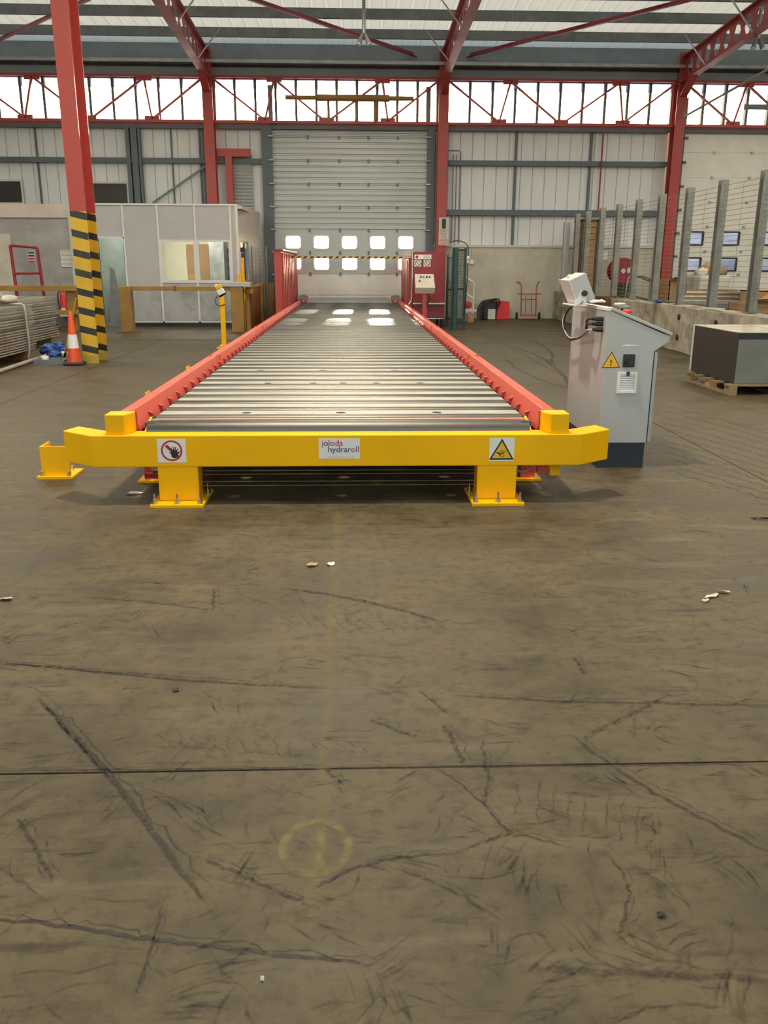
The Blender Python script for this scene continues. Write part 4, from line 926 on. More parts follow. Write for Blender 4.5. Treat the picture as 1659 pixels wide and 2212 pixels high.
MB().box(-2.40,-2.31,YR+.32,22.2,.03,.98).build('panel', M['barrier'], bs, .01); MB().box(-2.45,-2.25,22.2,22.45,0,1.02).build('post', M['barrier'], bs, .01); MB().box(-2.42,-2.22,YR+.27,YR+.6,.84,.94).build('rail_end', M['barrier'], bs, .008)
MB().box(-2.40,-2.30,YR+.4,22.1,0,.03).build('foot_strip', M['rust'], bs)
tag(MB().box(-2.9,-2.25,YR-.02,YR+.5,1.001,1.09).build('grey_plank', M['office'], None, .005), 'grey plank lying across the right barrier post', 'plank')
tag(MB().box(-3.04,-2.93,YR+.05,YR+.14,1.001,1.05).build('folded_cloth', M['white'], None, .02), 'small white cloth on the guard rail', 'cloth')
bl_ = thing('guard_rail', (-7.0, 19.8, 0), 'brown yellow double guard rail behind the stacked mesh panels', 'barrier')
for z0, z1 in ((.89,1.0),(.38,.47)): MB().box(-9.5,-6.05,19.8,19.92,z0,z1).build('rail', M['barrier'], bl_, .006)
for x in (-8.8,-6.3): MB().box(x-.1,x+.1,19.93,20.1,.0,1.0).build('post', M['barrier'], bl_, .01)
# posts beside the guard panel
wl = thing('warning_light_post', (onY(526,610,21.0).x, 21.0, 0), 'slim yellow post with black lamp head right of the office window', 'post')
x = wl.location.x; MB().cyl((x,21,0),(x,21,1.62),.035,n=12).build('pole', M['yellow'], wl); MB().cyl((x,21,1.62),(x,21,1.72),.03,n=10).cyl((x,21,1.75),(x,21,1.85),.045,n=12).build('lamp_head', M['black'], wl); MB().box(x-.14,x-.04,20.98,21.02,1.0,1.26).build('yellow_notice', M['sign_yellow'], wl)
for px, lb, wd_ in ((571,'slim brown yellow guard post beside the red dock panel',.10),(587,'wide brown yellow guard post next to the dock door track',.16)):
    q = onY(px,650,23.4); t = thing('guard_post', (q.x,23.4,0), lb, 'post', 'guard posts by the dock door')
    MB().box(q.x-wd_/2,q.x+wd_/2,23.35,23.45,.02,1.0).build('post', M['barrier'], t, .008); MB().box(q.x-.085,q.x+.085,23.3,23.5,0,.02).build('base_plate', M['rust'], t)
cg = thing('mesh_cage', (-2.55, 23.0, 0), 'grey wire mesh cage panel in front of the office side', 'cage')
x0, x1 = onY(545,580,23.0).x, onY(576,580,23.0).x
for x in (x0,(x0+x1)/2+.1,x1): MB().box(x-.015,x+.015,22.98,23.02,0,1.92).build('upright', M['galv_dark'], cg)
m_ = MB(); 
for z in np.arange(.15,1.9,.09): m_.beam((x0,23,z),(x1,23,z),.006,.006)
for x in np.arange(x0,x1,.09): m_.beam((x,23,.1),(x,23,1.9),.006,.006)
m_.build('mesh', M['galv_dark'], cg)
# ================================================================== LEFT CLUTTER
rf = thing('red_frame_trolley', (-7.7, 20.6, 0), 'dark red tubular frame trolley with small blue and red notice', 'trolley')
A, B = onY(22,530,20.6), onY(80,535,20.6); A2, B2 = onY(37,640,20.6), onY(95,640,20.6)
def ext(p, q): d = q-p; k = (0.05-p.z)/d.z; return p+d*k
for p, q in ((A,A2),(B,B2)): MB().cyl(p, ext(p,q), .035, n=10).build('upright', M['dark_red'], rf)
MB().cyl(A,B,.03,n=10).build('top_bar', M['dark_red'], rf); MB().cyl(A.lerp(A2,.55),B.lerp(B2,.52),.028,n=10).build('cross_bar', M['dark_red'], rf)
ea, eb = ext(A,A2), ext(B,B2); MB().box(ea.x-.1,eb.x+.1,20.4,21.0,.05,.10).build('deck', M['dark_red'], rf)
for x in (ea.x,eb.x):
    for y in (20.45,20.95): MB().cyl((x-.02,y,.05),(x+.02,y,.05),.05,n=12).build('wheel', M['rubber'], rf)
na, nb = onY(60,542,20.58), onY(77,566,20.58); nt_ = MB().box(na.x,nb.x,20.565,20.57,nb.z,na.z).build('notice', M['sign_grey'], rf)
for k in range(4): MB().box(na.x+.01,nb.x-.01,20.56,20.565,na.z-.055-k*.065,na.z-.02-k*.065).build('notice_line', M['sign_blue'] if k < 2 else M['sign_red'], nt_)
def extinguisher(px, lb):
    q = onY(px,650,21.45); t = thing('fire_extinguisher', (q.x,21.45,.25), lb, 'extinguisher', 'fire extinguishers under the partition'); x = q.x
    MB().lathe([(.02,.30),(.075,.31),(.08,.35),(.08,.74),(.06,.80),(.03,.83)],(x,21.45,0),18).build('cylinder', M['red_plastic'], t); MB().cyl((x,21.45,.83),(x,21.45,.88),.02,n=10).box(x-.02,x+.07,21.43,21.47,.88,.91).build('valve', M['black'], t)
    MB().tube([(x-.02,21.42,.86),(x-.11,21.40,.82),(x-.12,21.40,.6),(x-.09,21.38,.42)],.014,6,2).build('hose', M['black'], t); MB().box(x-.05,x+.05,21.362,21.368,.38,.45).build('paper_label', M['white'], t); MB().box(x-.1,x+.1,21.37,21.60 if px < 150 else 21.54,.25,.30).build('shelf_bracket', M['offwhite'], t)
extinguisher(138,'red fire extinguisher left of the striped column'); extinguisher(161,'red fire extinguisher half hidden by the striped column')
# stacks of wire mesh panels
def mesh_panel(x0,x1,y0,y1,z,label,group):
    m_ = MB(); r_ = .013
    for a, b in (((x0,y0),(x1,y0)),((x1,y0),(x1,y1)),((x1,y1),(x0,y1)),((x0,y1),(x0,y0))): m_.beam((*a,z+.010),(*b,z+.010),.02,.018)
    for k in range(1,12): y = y0+(y1-y0)*k/12; m_.beam((x0,y,z+.012),(x1,y,z+.012),.010,.010)
    for k in range(1,7): x = x0+(x1-x0)*k/7; m_.beam((x,y0,z+.022),(x,y1,z+.022),.010,.010)
    return tag(m_.build('mesh_tray', M['mesh_steel']), label % 'bottom', 'mesh tray', group)
g1 = random.Random(3)
ORD = 'first second third fourth fifth sixth seventh eighth ninth tenth eleventh twelfth thirteenth fourteenth fifteenth sixteenth seventeenth eighteenth'.split()
def stack(x0,x1,y0,y1,zb_,n,dz,label,group):
    f = mesh_panel(x0,x1,y0,y1,zb_,label,group); bx = f.location.copy(); f.location.x += g1.uniform(-.02,.02)
    for k in range(1,n):
        c = f.copy(); COL.objects.link(c); c.location = (bx.x+g1.uniform(-.025,.025), bx.y+g1.uniform(-.02,.02), bx.z+k*dz); c.rotation_euler.z = g1.uniform(-.012,.012); c['label'] = label % ('topmost' if k == n-1 else ORD[k]+' from the bottom')
stack(-6.5,-5.1,11.6,14.15,.15,18,.0395,'flat wire mesh tray in the near tied stack at left, %s','near stack of mesh panels')
stack(-7.1,-5.75,15.5,17.2,.12,18,.0425,'flat wire mesh tray in the farther stack behind the cone, %s','far stack of mesh panels')
for lb, x, ys, nm in (('rusty brown bearer under the near stack of mesh panels',-5.8,(11.9,13.8),'bearer'),):
    for i, y in enumerate(ys): tag(MB().box(-6.45,-5.12,y-.05,y+.05,0,.148).build('timber_bearer', M['rust']), ('rusty brown bearer under the front of the near mesh stack','rusty brown bearer under the back of the near mesh stack')[i], 'bearer', 'bearers under the mesh stack')
for i, y in enumerate((15.8,16.9)): tag(MB().box(-7.05,-5.77,y-.05,y+.05,0,.118).build('timber_bearer', M['wood']), ('timber bearer under the front of the farther mesh stack','timber bearer under the back of the farther mesh stack')[i], 'bearer', 'bearers under the far stack')
for y, mm, lb in ((12.55,'rust','rusty brown strap holding the near stack of mesh panels'),(13.75,'polythene','pale plastic strap tied round the near stack of mesh panels')):
    x = -5.06; tag(MB().tube([(-6.3,y,.875),(-5.12,y,.87),(x,y,.85),(x,y+.01,.5),(x+.01,y,.2),(-5.1,y+.03,.04)],.016,6,1).build('tie_strap', M[mm]), lb, 'strap')
bg_ = MB().blob((-5.45,13.2,1.0),(.24,.3,.14),14,9,.16,9); tag(bg_.build('plastic_bag', M['polythene']), 'crumpled pale plastic bag on top of the mesh stack', 'bag')
bg_ = MB().blob((-5.35,13.85,.93),(.16,.25,.07),12,7,.2,19); tag(bg_.build('plastic_sheet', M['polythene']), 'flattened clear plastic sheet beside the bag on the mesh stack', 'sheet')
tag(MB().cyl(onZ(-40,815,.03),onZ(112,764,.03),.03,n=10).build('steel_tube', M['mesh_steel']), 'long pale steel tube lying on the floor before the mesh stack', 'tube')
for i, (px, py, r_) in enumerate(((106,768,.13),(128,766,.14),(119,777,.10),(144,769,.10))):
    q = onZ(px,py); tag(MB().blob((q.x,q.y,r_*.72),(r_,r_,r_*.75),16,11,.42,30+i).build('blue_bag', M['blue']), ('crumpled blue plastic bag next to the mesh stack end','crumpled blue plastic bag behind the white cups','small blue plastic bag nearest the viewer by the cone','blue plastic bag tucked behind the traffic cone')[i], 'bag', 'blue bags on the floor')
tr = onZ(122,786); tag(MB().ring([(tr.x-.3,tr.y-.12,.0),(tr.x+.16,tr.y-.12,.0),(tr.x+.16,tr.y+.25,.0),(tr.x-.3,tr.y+.25,.0)],[(tr.x-.26,tr.y-.08,.0),(tr.x+.12,tr.y-.08,.0),(tr.x+.12,tr.y+.21,.0),(tr.x-.26,tr.y+.21,.0)],(0,0,.07)).box(tr.x-.26,tr.x+.12,tr.y-.08,tr.y+.21,.0,.01).build('grey_tray', M['galv_dark']), 'low grey tray on the floor left of the cone', 'tray')
for i, (px, py) in enumerate(((98,783),(121,775),(141,773))):
    q = onZ(px,py); tag(MB().lathe([(.04,0.012),(.055,.012),(.06,.1),(.052,.1),(.04,.03)],(q.x,q.y,0),12).build('white_pot', M['white']), ('white pot at the left end of the grey tray','white pot between the blue bags','white pot beside the traffic cone')[i], 'pot', 'white pots on the floor')
cn = thing('traffic_cone', (*onZ(162,788)[:2],0), 'orange traffic cone with white sleeve at the foot of the striped column', 'cone'); q = cn.location
MB().box(q.x-.14,q.x+.14,q.y-.14,q.y+.14,0,.045).build('base', M['rubber'], cn, .02)
def cr(z): return .108-.082*(z/.78)
MB().lathe([(cr(.045-.045),.045),(cr(.25),.25)],(q.x,q.y,0),24).build('lower_band', M['orange'], cn); MB().lathe([(cr(.25)+.003,.25),(cr(.45)+.003,.45)],(q.x,q.y,0),24).build('white_sleeve', M['white'], cn); MB().lathe([(cr(.45),.45),(cr(.78),.78),(.02,.79)],(q.x,q.y,0),24).build('upper_band', M['orange'], cn)
tag(MB().cyl(onZ(139,774,.01),onY(167,640,13.5),.02,n=10).build('striped_pole', M['pole_stripe']), 'thin yellow and black pole leaning on the striped column', 'pole')
# ================================================================== YELLOW FLOOR GUARDS AND SENSOR POST
def guard(x, y, label):
    t = thing('floor_guard', (x,y,0), label, 'guard', 'yellow floor guards along the conveyor')
    MB().prism([(x-.10,y-.09,.018),(x-.10,y+.09,.018),(x-.088,y+.09,.018),(x-.088,y-.078,.018),(x+.10,y-.078,.018),(x+.10,y-.09,.018)], (0,0,.21)).build('angle', M['yellow'], t)
    MB().box(x-.13,x+.12,y-.12,y+.14,0,.018).build('base_plate', M['yellow'], t)
    for bx, by in ((-.11,-.1),(.1,-.1),(.06,.1)): MB().cyl((x+bx*.9,y+by,.018),(x+bx*.9,y+by,.05),.01,n=6).build('anchor_bolt', M['steel'], t)
q = onZ(122,1034); guard(q.x, q.y+.1, 'short yellow floor guard at the front left corner of the conveyor')
q = onZ(326,846,.228); guard(q.x+.06,q.y,'yellow floor guard peeking over the left rail near the front'); q = onZ(411,791,.228); guard(q.x+.06,q.y,'second yellow floor guard along the left rail'); q = onZ(482,745,.228); guard(q.x+.06,q.y,'yellow floor guard at the foot of the sensor post')
sp = thing('sensor_post', (-2.34,15.9,0), 'slim yellow post with tilted yellow sensor left of the conveyor', 'post')
MB().box(-2.385,-2.305,15.86,15.94,.015,.96).build('pole', M['yellow'], sp, .006); MB().box(-2.47,-2.22,15.78,16.02,0,.015).build('base_plate', M['yellow'], sp)
rot2 = Matrix.Rotation(math.radians(-28),4,'Y'); c_ = Vector((-2.38,15.88,1.04))
def rb(x0,x1,y0,y1,z0,z1,c=c_,rt=rot2): return MB().hexa([c+(rt@Vector(p)) for p in ((x0,y0,z0),(x1,y0,z0),(x1,y1,z0),(x0,y1,z0),(x0,y0,z1),(x1,y0,z1),(x1,y1,z1),(x0,y1,z1))])
rb(-.06,.06,-.05,.05,-.10,.0).build('sensor_housing', M['white'], sp, .01); rb(-.058,.058,-.048,.048,0,.08).build('sensor_cap', M['sign_yellow'], sp, .02); rb(-.07,.07,-.02,.02,-.13,-.10).build('sensor_clip', M['black'], sp)
MB().tube([c_+Vector((-.02,-.03,-.1)),c_+Vector((-.1,-.03,-.2)),c_+Vector((-.03,-.05,-.3)),c_+Vector((.1,-.04,-.26))],.008,6,2).build('sensor_cable', M['black'], sp)
# ================================================================== RED DOCK UNIT
YF, YK = 19.6, 24.95
ld_ = thing('dock_guide_wall', (-1.62,22,0), 'tall red ribbed steel side panel left of the conveyor end', 'dock panel', 'red dock side panels')
xi = onY(613,600,YF).x-.03; zt1 = onY(606,542,YF).z; MB().box(xi-.17,xi-.02,YF,YK,0,zt1).build('panel_core', M['red_steel'], ld_, .006)
for k in range(10):
    y = YF+.15+k*.52; MB().prism([(xi-.02,y,.02),(xi+.02,y+.06,.02),(xi+.02,y+.26,.02),(xi-.02,y+.32,.02)], (0,0,zt1-.06)).build('rib', M['dark_red'] if False else M['red_steel'], ld_)
MB().box(xi-.19,xi+.03,YF-.02,YK,zt1,zt1+.04).build('top_cap', M['dark_red'], ld_, .006)
rd_ = thing('dock_guide_wall', (1.4,22.5,0), 'narrow red steel side panel right of the conveyor end', 'dock panel', 'red dock side panels')
xj = onY(881,600,21.6).x+.02; zt2 = onY(870,553,22).z; MB().box(xj,xj+.10,21.7,YK,0,zt2).build('panel_core', M['red_steel'], rd_, .006); MB().box(xj+.10,xj+.16,22.2,22.4,0,zt2-.1).build('guide_post', M['black'], rd_)
for k in range(5): MB().prism([(xj,21.9+k*.55,.1),(xj-.02,21.95+k*.55,.1),(xj-.02,22.2+k*.55,.1),(xj,22.25+k*.55,.1)], (0,0,zt2-.2)).build('rib', M['red_steel'], rd_)
rx0, rx1 = onY(893,600,21.3).x, onY(961,600,21.3).x; rz1 = onY(920,544,21.3).z; rz0 = onY(920,687,21.3).z; rzm = onY(920,656,21.3).z
rc = thing('red_machine_cabinet', ((rx0+rx1)/2,21.8,0), 'dark red machine cabinet with prohibition signs right of the conveyor end', 'cabinet')
MB().box(rx0,rx1,21.3,22.6,rzm+.02,rz1).build('upper_panel', M['dark_red'], rc, .008); MB().box(rx0,rx1,21.32,22.6,rz0,rzm-.01).build('lower_panel', M['dark_red'], rc, .008); MB().box(rx0-.01,rx1+.01,21.22,21.34,rzm-.01,rzm+.02).build('shelf_lip', M['steel'], rc)
MB().box(rx0,rx1,21.29,21.31,rz0-.02,rz0).build('bottom_trim', M['steel'], rc)
for x in (rx0+.05,rx1-.05):
    for y in (21.4,22.5): MB().cyl((x,y,0),(x,y,rz0),.03,n=8).build('foot', M['black'], rc)
MB().tube([(rx0-.03,21.28,rz1),(rx0-.03,21.28,rzm+.12),(rx0-.06,21.28,rzm+.03),(rx0-.11,21.28,rzm-.02)],.022,8,2).build('edge_pipe', M['steel'], rc)
def sg(px0,py0,px1,py1,nm,m='sign_white',y=21.3):
    a, b = onY(px0,py1,y-.004), onY(px1,py0,y-.004); return MB().box(a.x,b.x,y-.006,y,a.z,b.z).build(nm, M[m], rc), a, b
s_, a, b = sg(895,550,932,560,'notice_strip'); MB().cyl(((a.x*.85+b.x*.15),21.293,(a.z+b.z)/2),((a.x*.85+b.x*.15),21.29,(a.z+b.z)/2),.035,n=14).build('red_spot', M['sign_red'], s_); MB().box(a.x*.45+b.x*.55,b.x-.03,21.29,21.294,a.z+.03,a.z+.045).box(a.x*.45+b.x*.55,b.x-.03,21.29,21.294,a.z+.07,a.z+.085).build('print_line', M['sign_grey'], s_)
for p0, p1 in ((895,910),(915,930)):
    s_, a, b = sg(p0,562,p1,576,'prohibition_sign'); c = ((a.x+b.x)/2,(a.z+b.z)/2); y = 21.292
    MB().ring([(p[0],y,p[1]) for p in disc(c,.066,20)],[(p[0],y,p[1]) for p in disc(c,.052,20)],(0,.002,0)).build('ring', M['black'], s_); MB().beam((c[0]-.04,y,c[1]+.04),(c[0]+.04,y,c[1]-.04),.004,.014).build('slash', M['black'], s_)
a, b = onY(872,557,21.5), onY(891,543,21.5)
ts = thing('small_plate', ((a.x+b.x)/2,21.5,a.z), 'small pale drilled plate at the top left of the red cabinet', 'plate')
MB().box(a.x,b.x,21.49,21.5,a.z,b.z).build('plate', M['offwhite'], ts)
for i in range(4):
    for j in range(2): MB().cyl((a.x+.03+i*.045,21.489,a.z+.04+j*.07),(a.x+.03+i*.045,21.487,a.z+.04+j*.07),.012,n=8).build('hole', M['brown_box'], ts)
MB().box(b.x-.03,b.x,21.5,21.52,0,a.z).build('stem', M['galv_dark'], ts)
# operator console on a red post
q0 = onY(918,612,20.4); co_ = thing('operator_console', (q0.x,20.4,0), 'tilted cream push button console on a red post before the red cabinet', 'console')
w_ = (onY(938,612,20.4).x-onY(898,612,20.4).x)/2; zA = onY(918,592,20.4).z; zM = onY(918,621,20.4).z; zB2 = onY(918,634,20.4).z
cb = MB().hexa([(q0.x-w_,20.32,zB2),(q0.x+w_,20.32,zB2),(q0.x+w_,20.55,zB2),(q0.x-w_,20.55,zB2),(q0.x-w_-.01,20.24,zM),(q0.x+w_+.01,20.24,zM),(q0.x+w_-.01,20.5,zA),(q0.x-w_-.02,20.5,zA)]).build('console_body', M['cream_top'], co_, .006)
for i, (fx, fz, mm) in enumerate(((-.45,.75,'green'),(-.15,.75,'red_plastic'),(.2,.75,'sign_blue'),(.5,.75,'green'),(-.6,.45,'black'))):
    z = zM+(zA-zM)*fz; y = 20.24+.26*fz; MB().cyl((q0.x+w_*fx,y,z+.002),(q0.x+w_*fx,y-.02,z+.022),.018,n=10).build('push_button', M[mm], cb)
MB().box(q0.x-.05,q0.x+.05,20.37,20.47,.02,zB2).build('post', M['red_steel'], co_); MB().box(q0.x-.12,q0.x+.12,20.3,20.54,0,.02).build('base_plate', M['red_steel'], co_); MB().tube([(q0.x+.06,20.36,zB2+.02),(q0.x+.1,20.34,zB2-.12),(q0.x+.05,20.36,zB2-.25)],.02,8,1).build('cable', M['black'], co_)
# hazard bar across the dock
bz = onY(755,556,22.5).z; tag(MB().box(xi+.02,xj+.0,22.48,22.52,bz-.025,bz+.025).build('hazard_bar', M['hazard_bar']), 'black and yellow striped bar across the conveyor end', 'barrier bar')
# exit sign with signal lamp on the column
a, b = onY(947,530,24.78), onY(970,470,24.78); es_ = thing('exit_signal_board', ((a.x+b.x)/2,24.79,a.z), 'white board with red lettering and dark signal lamp on the red column', 'sign')
MB().box(a.x,b.x,24.775,24.80,a.z,b.z).build('board', M['offwhite'], es_)
xm = (a.x+b.x)/2; MB().box(xm-.05,xm+.05,24.72,24.775,b.z-.28,b.z-.03).build('signal_housing', M['dark_navy'], es_, .02)
for z in (b.z-.09,b.z-.21): MB().cyl((xm,24.72,z),(xm,24.70,z),.034,n=14).build('signal_lens', M['brown_box'], es_)
for k, t_ in enumerate(('ONLY','EXIT','ON','GREEN','LIGHT')): text_mesh(t_, .085, M['sign_red'], 'lettering', es_, (xm,24.773,b.z-.37-k*.085), align='CENTER')
# green gates
def gate(px0, px1, y0, y1, zt_, label):
    p0, p1 = onY(px0,640,y0), onY(px1,640,y1); p0 = Vector((p0.x,y0,0)); p1 = Vector((p1.x,y1,0)); t = thing('green_gate', (p0+p1)/2, label, 'gate', 'dark green mesh gates')
    for p in (p0,p1): MB().box(p.x-.03,p.x+.03,p.y-.03,p.y+.03,.0,zt_).build('gate_post', M['green'], t); MB().box(p.x-.07,p.x+.07,p.y-.07,p.y+.07,0,.02).build('foot_plate', M['green'], t)
    for z in (.15,zt_*.5,zt_-.05): MB().beam(p0+Vector((0,0,z)),p1+Vector((0,0,z)),.03,.04).build('gate_rail', M['green'], t)
    m_ = MB(); n = 12
    for k in range(1,n): q = p0.lerp(p1,k/n); m_.beam(q+Vector((0,0,.15)),q+Vector((0,0,zt_-.05)),.008,.008)
    for k in range(1,24): z = .15+(zt_-.2)*k/24; m_.beam(p0+Vector((0,0,z)),p1+Vector((0,0,z)),.006,.006)
    m_.build('mesh', M['green'], t)
gate(966,981,23.2,21.6,1.74,'dark green mesh gate leaf next to the red cabinet'); gate(985,1003,20.7,20.9,1.86,'dark green mesh gate leaf with tall posts by the white stair rail'); gate(977,983,20.5,20.36,1.86,'narrow dark green gate leaf folded at the front')
pd = onY(1011,561,20.6); pt = thing('pendant_plug', (pd.x,20.6,pd.z), 'white and red plug hanging on a black cable above the green gate', 'plug')
MB().box(pd.x-.03,pd.x+.03,20.57,20.63,pd.z-.08,pd.z+.08).build('plug_body', M['white'], pt, .015); MB().cyl((pd.x,20.57,pd.z),(pd.x,20.55,pd.z),.022,n=10).build('red_face', M['red_plastic'], pt)
MB().tube([(pd.x,20.6,pd.z+.08),(pd.x,20.6,pd.z+.3),onY(1003,523,21.5),onY(985,519,23),onY(972,524,24.9)],.014,6,2).build('cable', M['black'], pt); MB().tube([(pd.x,20.6,pd.z-.08),(pd.x-.01,20.6,pd.z-.6),(pd.x-.05,20.65,.3)],.012,6,1).build('tail_cable', M['black'], pt)
# white steps
hs = thing('white_steps', (onZ(1012,695).x,24.0,0), 'white tubular step rail beside the green gate', 'steps')
for yy in (23.6,24.3):
    A, B = onY(1000,595,yy), onY(1024,611,yy); MB().cyl(A,B,.025,n=8).build('hand_rail', M['white'], hs); MB().cyl(A-Vector((0,0,.42)),B-Vector((0,0,.42)),.022,n=8).build('mid_rail', M['white'], hs); MB().cyl((B.x,yy,0),B,.022,n=8).build('rail_post', M['white'], hs)
MB().box(A.x,B.x,23.6,24.3,.28,.32).build('step_tread', M['white'], hs); MB().box(A.x+.02,A.x+.06,23.6,24.3,0,.28).build('step_leg', M['white'], hs)
a = onZ(1012,694); tag(MB().lathe([(.09,0),(.11,.24),(.10,.24)],(a.x-.02,23.45,0),14).build('beige_bucket', M['cardboard']), 'beige bucket in front of the white steps', 'bucket')
tag(MB().blob((a.x-.03,23.95,.435),(.13,.14,.10),10,7,.15,4).build('red_bag', M['red_plastic']), 'red bag resting on the white step', 'bag')
# charger, red box, sack truck
ch = thing('battery_charger', (onZ(1044,687).x,24.7,0), 'black battery charger with pale front plate and coiled hoses', 'charger'); x = ch.location.x
MB().box(x-.16,x+.2,24.45,24.9,0,.5).build('case', M['black'], ch, .02); MB().box(x-.02,x+.19,24.43,24.45,.02,.30).build('front_plate', M['offwhite'], ch)
for k in range(4): MB().tube([(x-.3+.06*k,24.4,.05),(x-.32+.05*k,24.4,.35),(x-.15+.09*k,24.42,.55+.02*k),(x+.05+.1*k,24.45,.52),(x+.2,24.5,.42-.06*k)],.022,6,2).build('hose', M['black'], ch)
a, b = onY(1072,687,24.6), onY(1101,652,24.6); tag(MB().box(a.x,b.x,24.6,24.95,0,b.z).box(a.x-.01,b.x+.01,24.59,24.96,b.z-.03,b.z).build('red_bin', M['red_plastic'], None, .015), 'bright red rectangular bin right of the battery charger', 'bin')
q = onZ(1145,687); sk = thing('sack_truck', (q.x,24.75,0), 'red tubular sack truck leaning on the pale block wall', 'sack truck'); x0, x1 = onY(1126,650,24.8).x, onY(1158,650,24.8).x
for x, s_ in ((x0,-1),(x1,1)):
    MB().tube([(x,24.75,.08),(x,24.85,.82),(x,24.9,.96),(x+s_*.05-.09,24.86,1.03)] if s_ < 0 else [(x,24.75,.08),(x,24.85,.82),(x+.03,24.9,.96),(x+.08,24.86,1.05)],.018,8,1).build('upright', M['red_steel'], sk)
    MB().cyl((x+s_*.09,24.8,.1),(x+s_*.13,24.8,.1),.1,n=16).build('wheel', M['rubber'], sk)
for f in (.3,.7): xx = x0+(x1-x0)*f; MB().cyl((xx,24.76,.1),(xx,24.85,.68),.010,n=6).build('back_bar', M['red_steel'], sk)
for z in (.12,.55,.7): MB().cyl((x0-.1*(z > .6),24.76+z*.12,z),(x1+.14*(z > .6),24.76+z*.12,z),.014,n=8).build('cross_bar', M['red_steel'], sk)
MB().box(x0,x1,24.5,24.75,.015,.03).build('toe_plate', M['red_steel'], sk)
# ================================================================== CONCRETE BLOCKS AND WIRE FENCE
XF = 5.72; YS = [10.0,11.7,13.3,14.95,16.55,18.15,19.4,20.9,22.4,24.0,25.05]
nm_ = ['nearest the right edge behind the brown cabinet','second from the right edge behind the brown cabinet','just left of the brown cabinet','with stained face, fourth from the right edge','fifth from the right edge','beside the control cabinet lid','with rusty brown face above the cabinet stop button','directly behind the operator box','near the far end of the row','at the far end of the row by the back wall']
for k in range(10):
    y0, y1 = YS[k]+.014, YS[k+1]-.014; jt = (k*37 % 7-3)*.010; zt_ = .785+(k*53 % 5-2)*.004
    t = thing('concrete_block', (XF+.18,(y0+y1)/2,0), 'weathered concrete block '+nm_[k], 'concrete block', 'concrete blocks under the fence')
    bm_ = bmesh.new(); bmesh.ops.create_cube(bm_, size=1); bmesh.ops.subdivide_edges(bm_, edges=bm_.edges, cuts=5, use_grid_fill=True)
    gg = random.Random(k)
    for v in bm_.verts:
        v.co = Vector((v.co.x*.36+jt, v.co.y*(y1-y0), (v.co.z+.5)*zt_))+Vector((gg.uniform(-.012,.012),gg.uniform(-.003,.003),gg.uniform(-.012,.004) if v.co.z > 0 else 0))
    me = bpy.data.meshes.new('block_body'); bm_.to_mesh(me); bm_.free(); me.materials.append(M['rust'] if k == 6 else M['concrete']); ob = bpy.data.objects.new('block_body', me); COL.objects.link(ob); ob.parent = t
    bv = ob.modifiers.new('bevel','BEVEL'); bv.width = .012; bv.segments = 1; bv.limit_method = 'ANGLE'; bv.angle_limit = .9
    if k in (2,3,5): 
        for z in (.25,.6): MB().cyl((XF-.022+jt,y0+.3,z),(XF+.05,y0+.3,z),.05,n=12).build('lifting_socket', M['brown_box'], t)
FP = [11.5,12.96,14.44,15.86,17.27,18.64,20.0,21.34,22.64,23.7]; ZF0, ZF1 = .795, 2.73; XP = 5.95
wf = thing('wire_fence', (XP,18,ZF0), 'tall wire mesh fence on steel posts standing on the concrete blocks', 'fence')
up_ = bo_ = fo_ = None
for k, y in enumerate(FP):
    if up_ is None:
        up_ = MB().box(XP-.06,XP+.06,y-.07,y-.058,ZF0,ZF1+.06).box(XP-.06,XP+.06,y+.058,y+.07,ZF0,ZF1+.06).box(XP-.006,XP+.006,y-.058,y+.058,ZF0,ZF1+.06).build('fence_post', M['post'], wf)
        up = MB()
        for z in np.arange(1.0,2.7,.45): up.cyl((XP-.03,y-.07,z),(XP-.03,y-.082,z),.012,n=6)
        bo_ = up.build('bolts', M['galv'], up_); fo_ = MB().box(XP-.09,XP+.09,y-.1,y+.1,ZF0,ZF0+.012).build('foot_plate', M['galv_dark'], up_)
    else:
        c = inst(up_, 'fence_post', (0,y-FP[0],0), parent=wf); inst(bo_, 'bolts', parent=c); inst(fo_, 'foot_plate', parent=c)
for k in range(len(FP)-1):
    y0, y1 = FP[k]+.075, FP[k+1]-.075; m_ = MB()
    for j in range(25): z = .84+j*.0775; m_.beam((XP,y0,z),(XP,y1,z),.006,.006)
    for j in range(1,2): y = y0+(y1-y0)*j/2; m_.beam((XP+.006,y,.84),(XP+.006,y,2.70),.004,.004)
    m_.build('wire_mesh', M['wire'], wf)
tag(MB().beam((5.8,13.6,.815),(5.78,14.3,.80),.07,.025).build('offcut', M['white']), 'pale offcut lying on the concrete blocks', 'offcut')
tag(MB().blob((5.80,16.55,.82),(.07,.16,.03),12,8,.45,8).build('blue_rag', M['blue']), 'crumpled blue rag on the concrete blocks', 'rag')
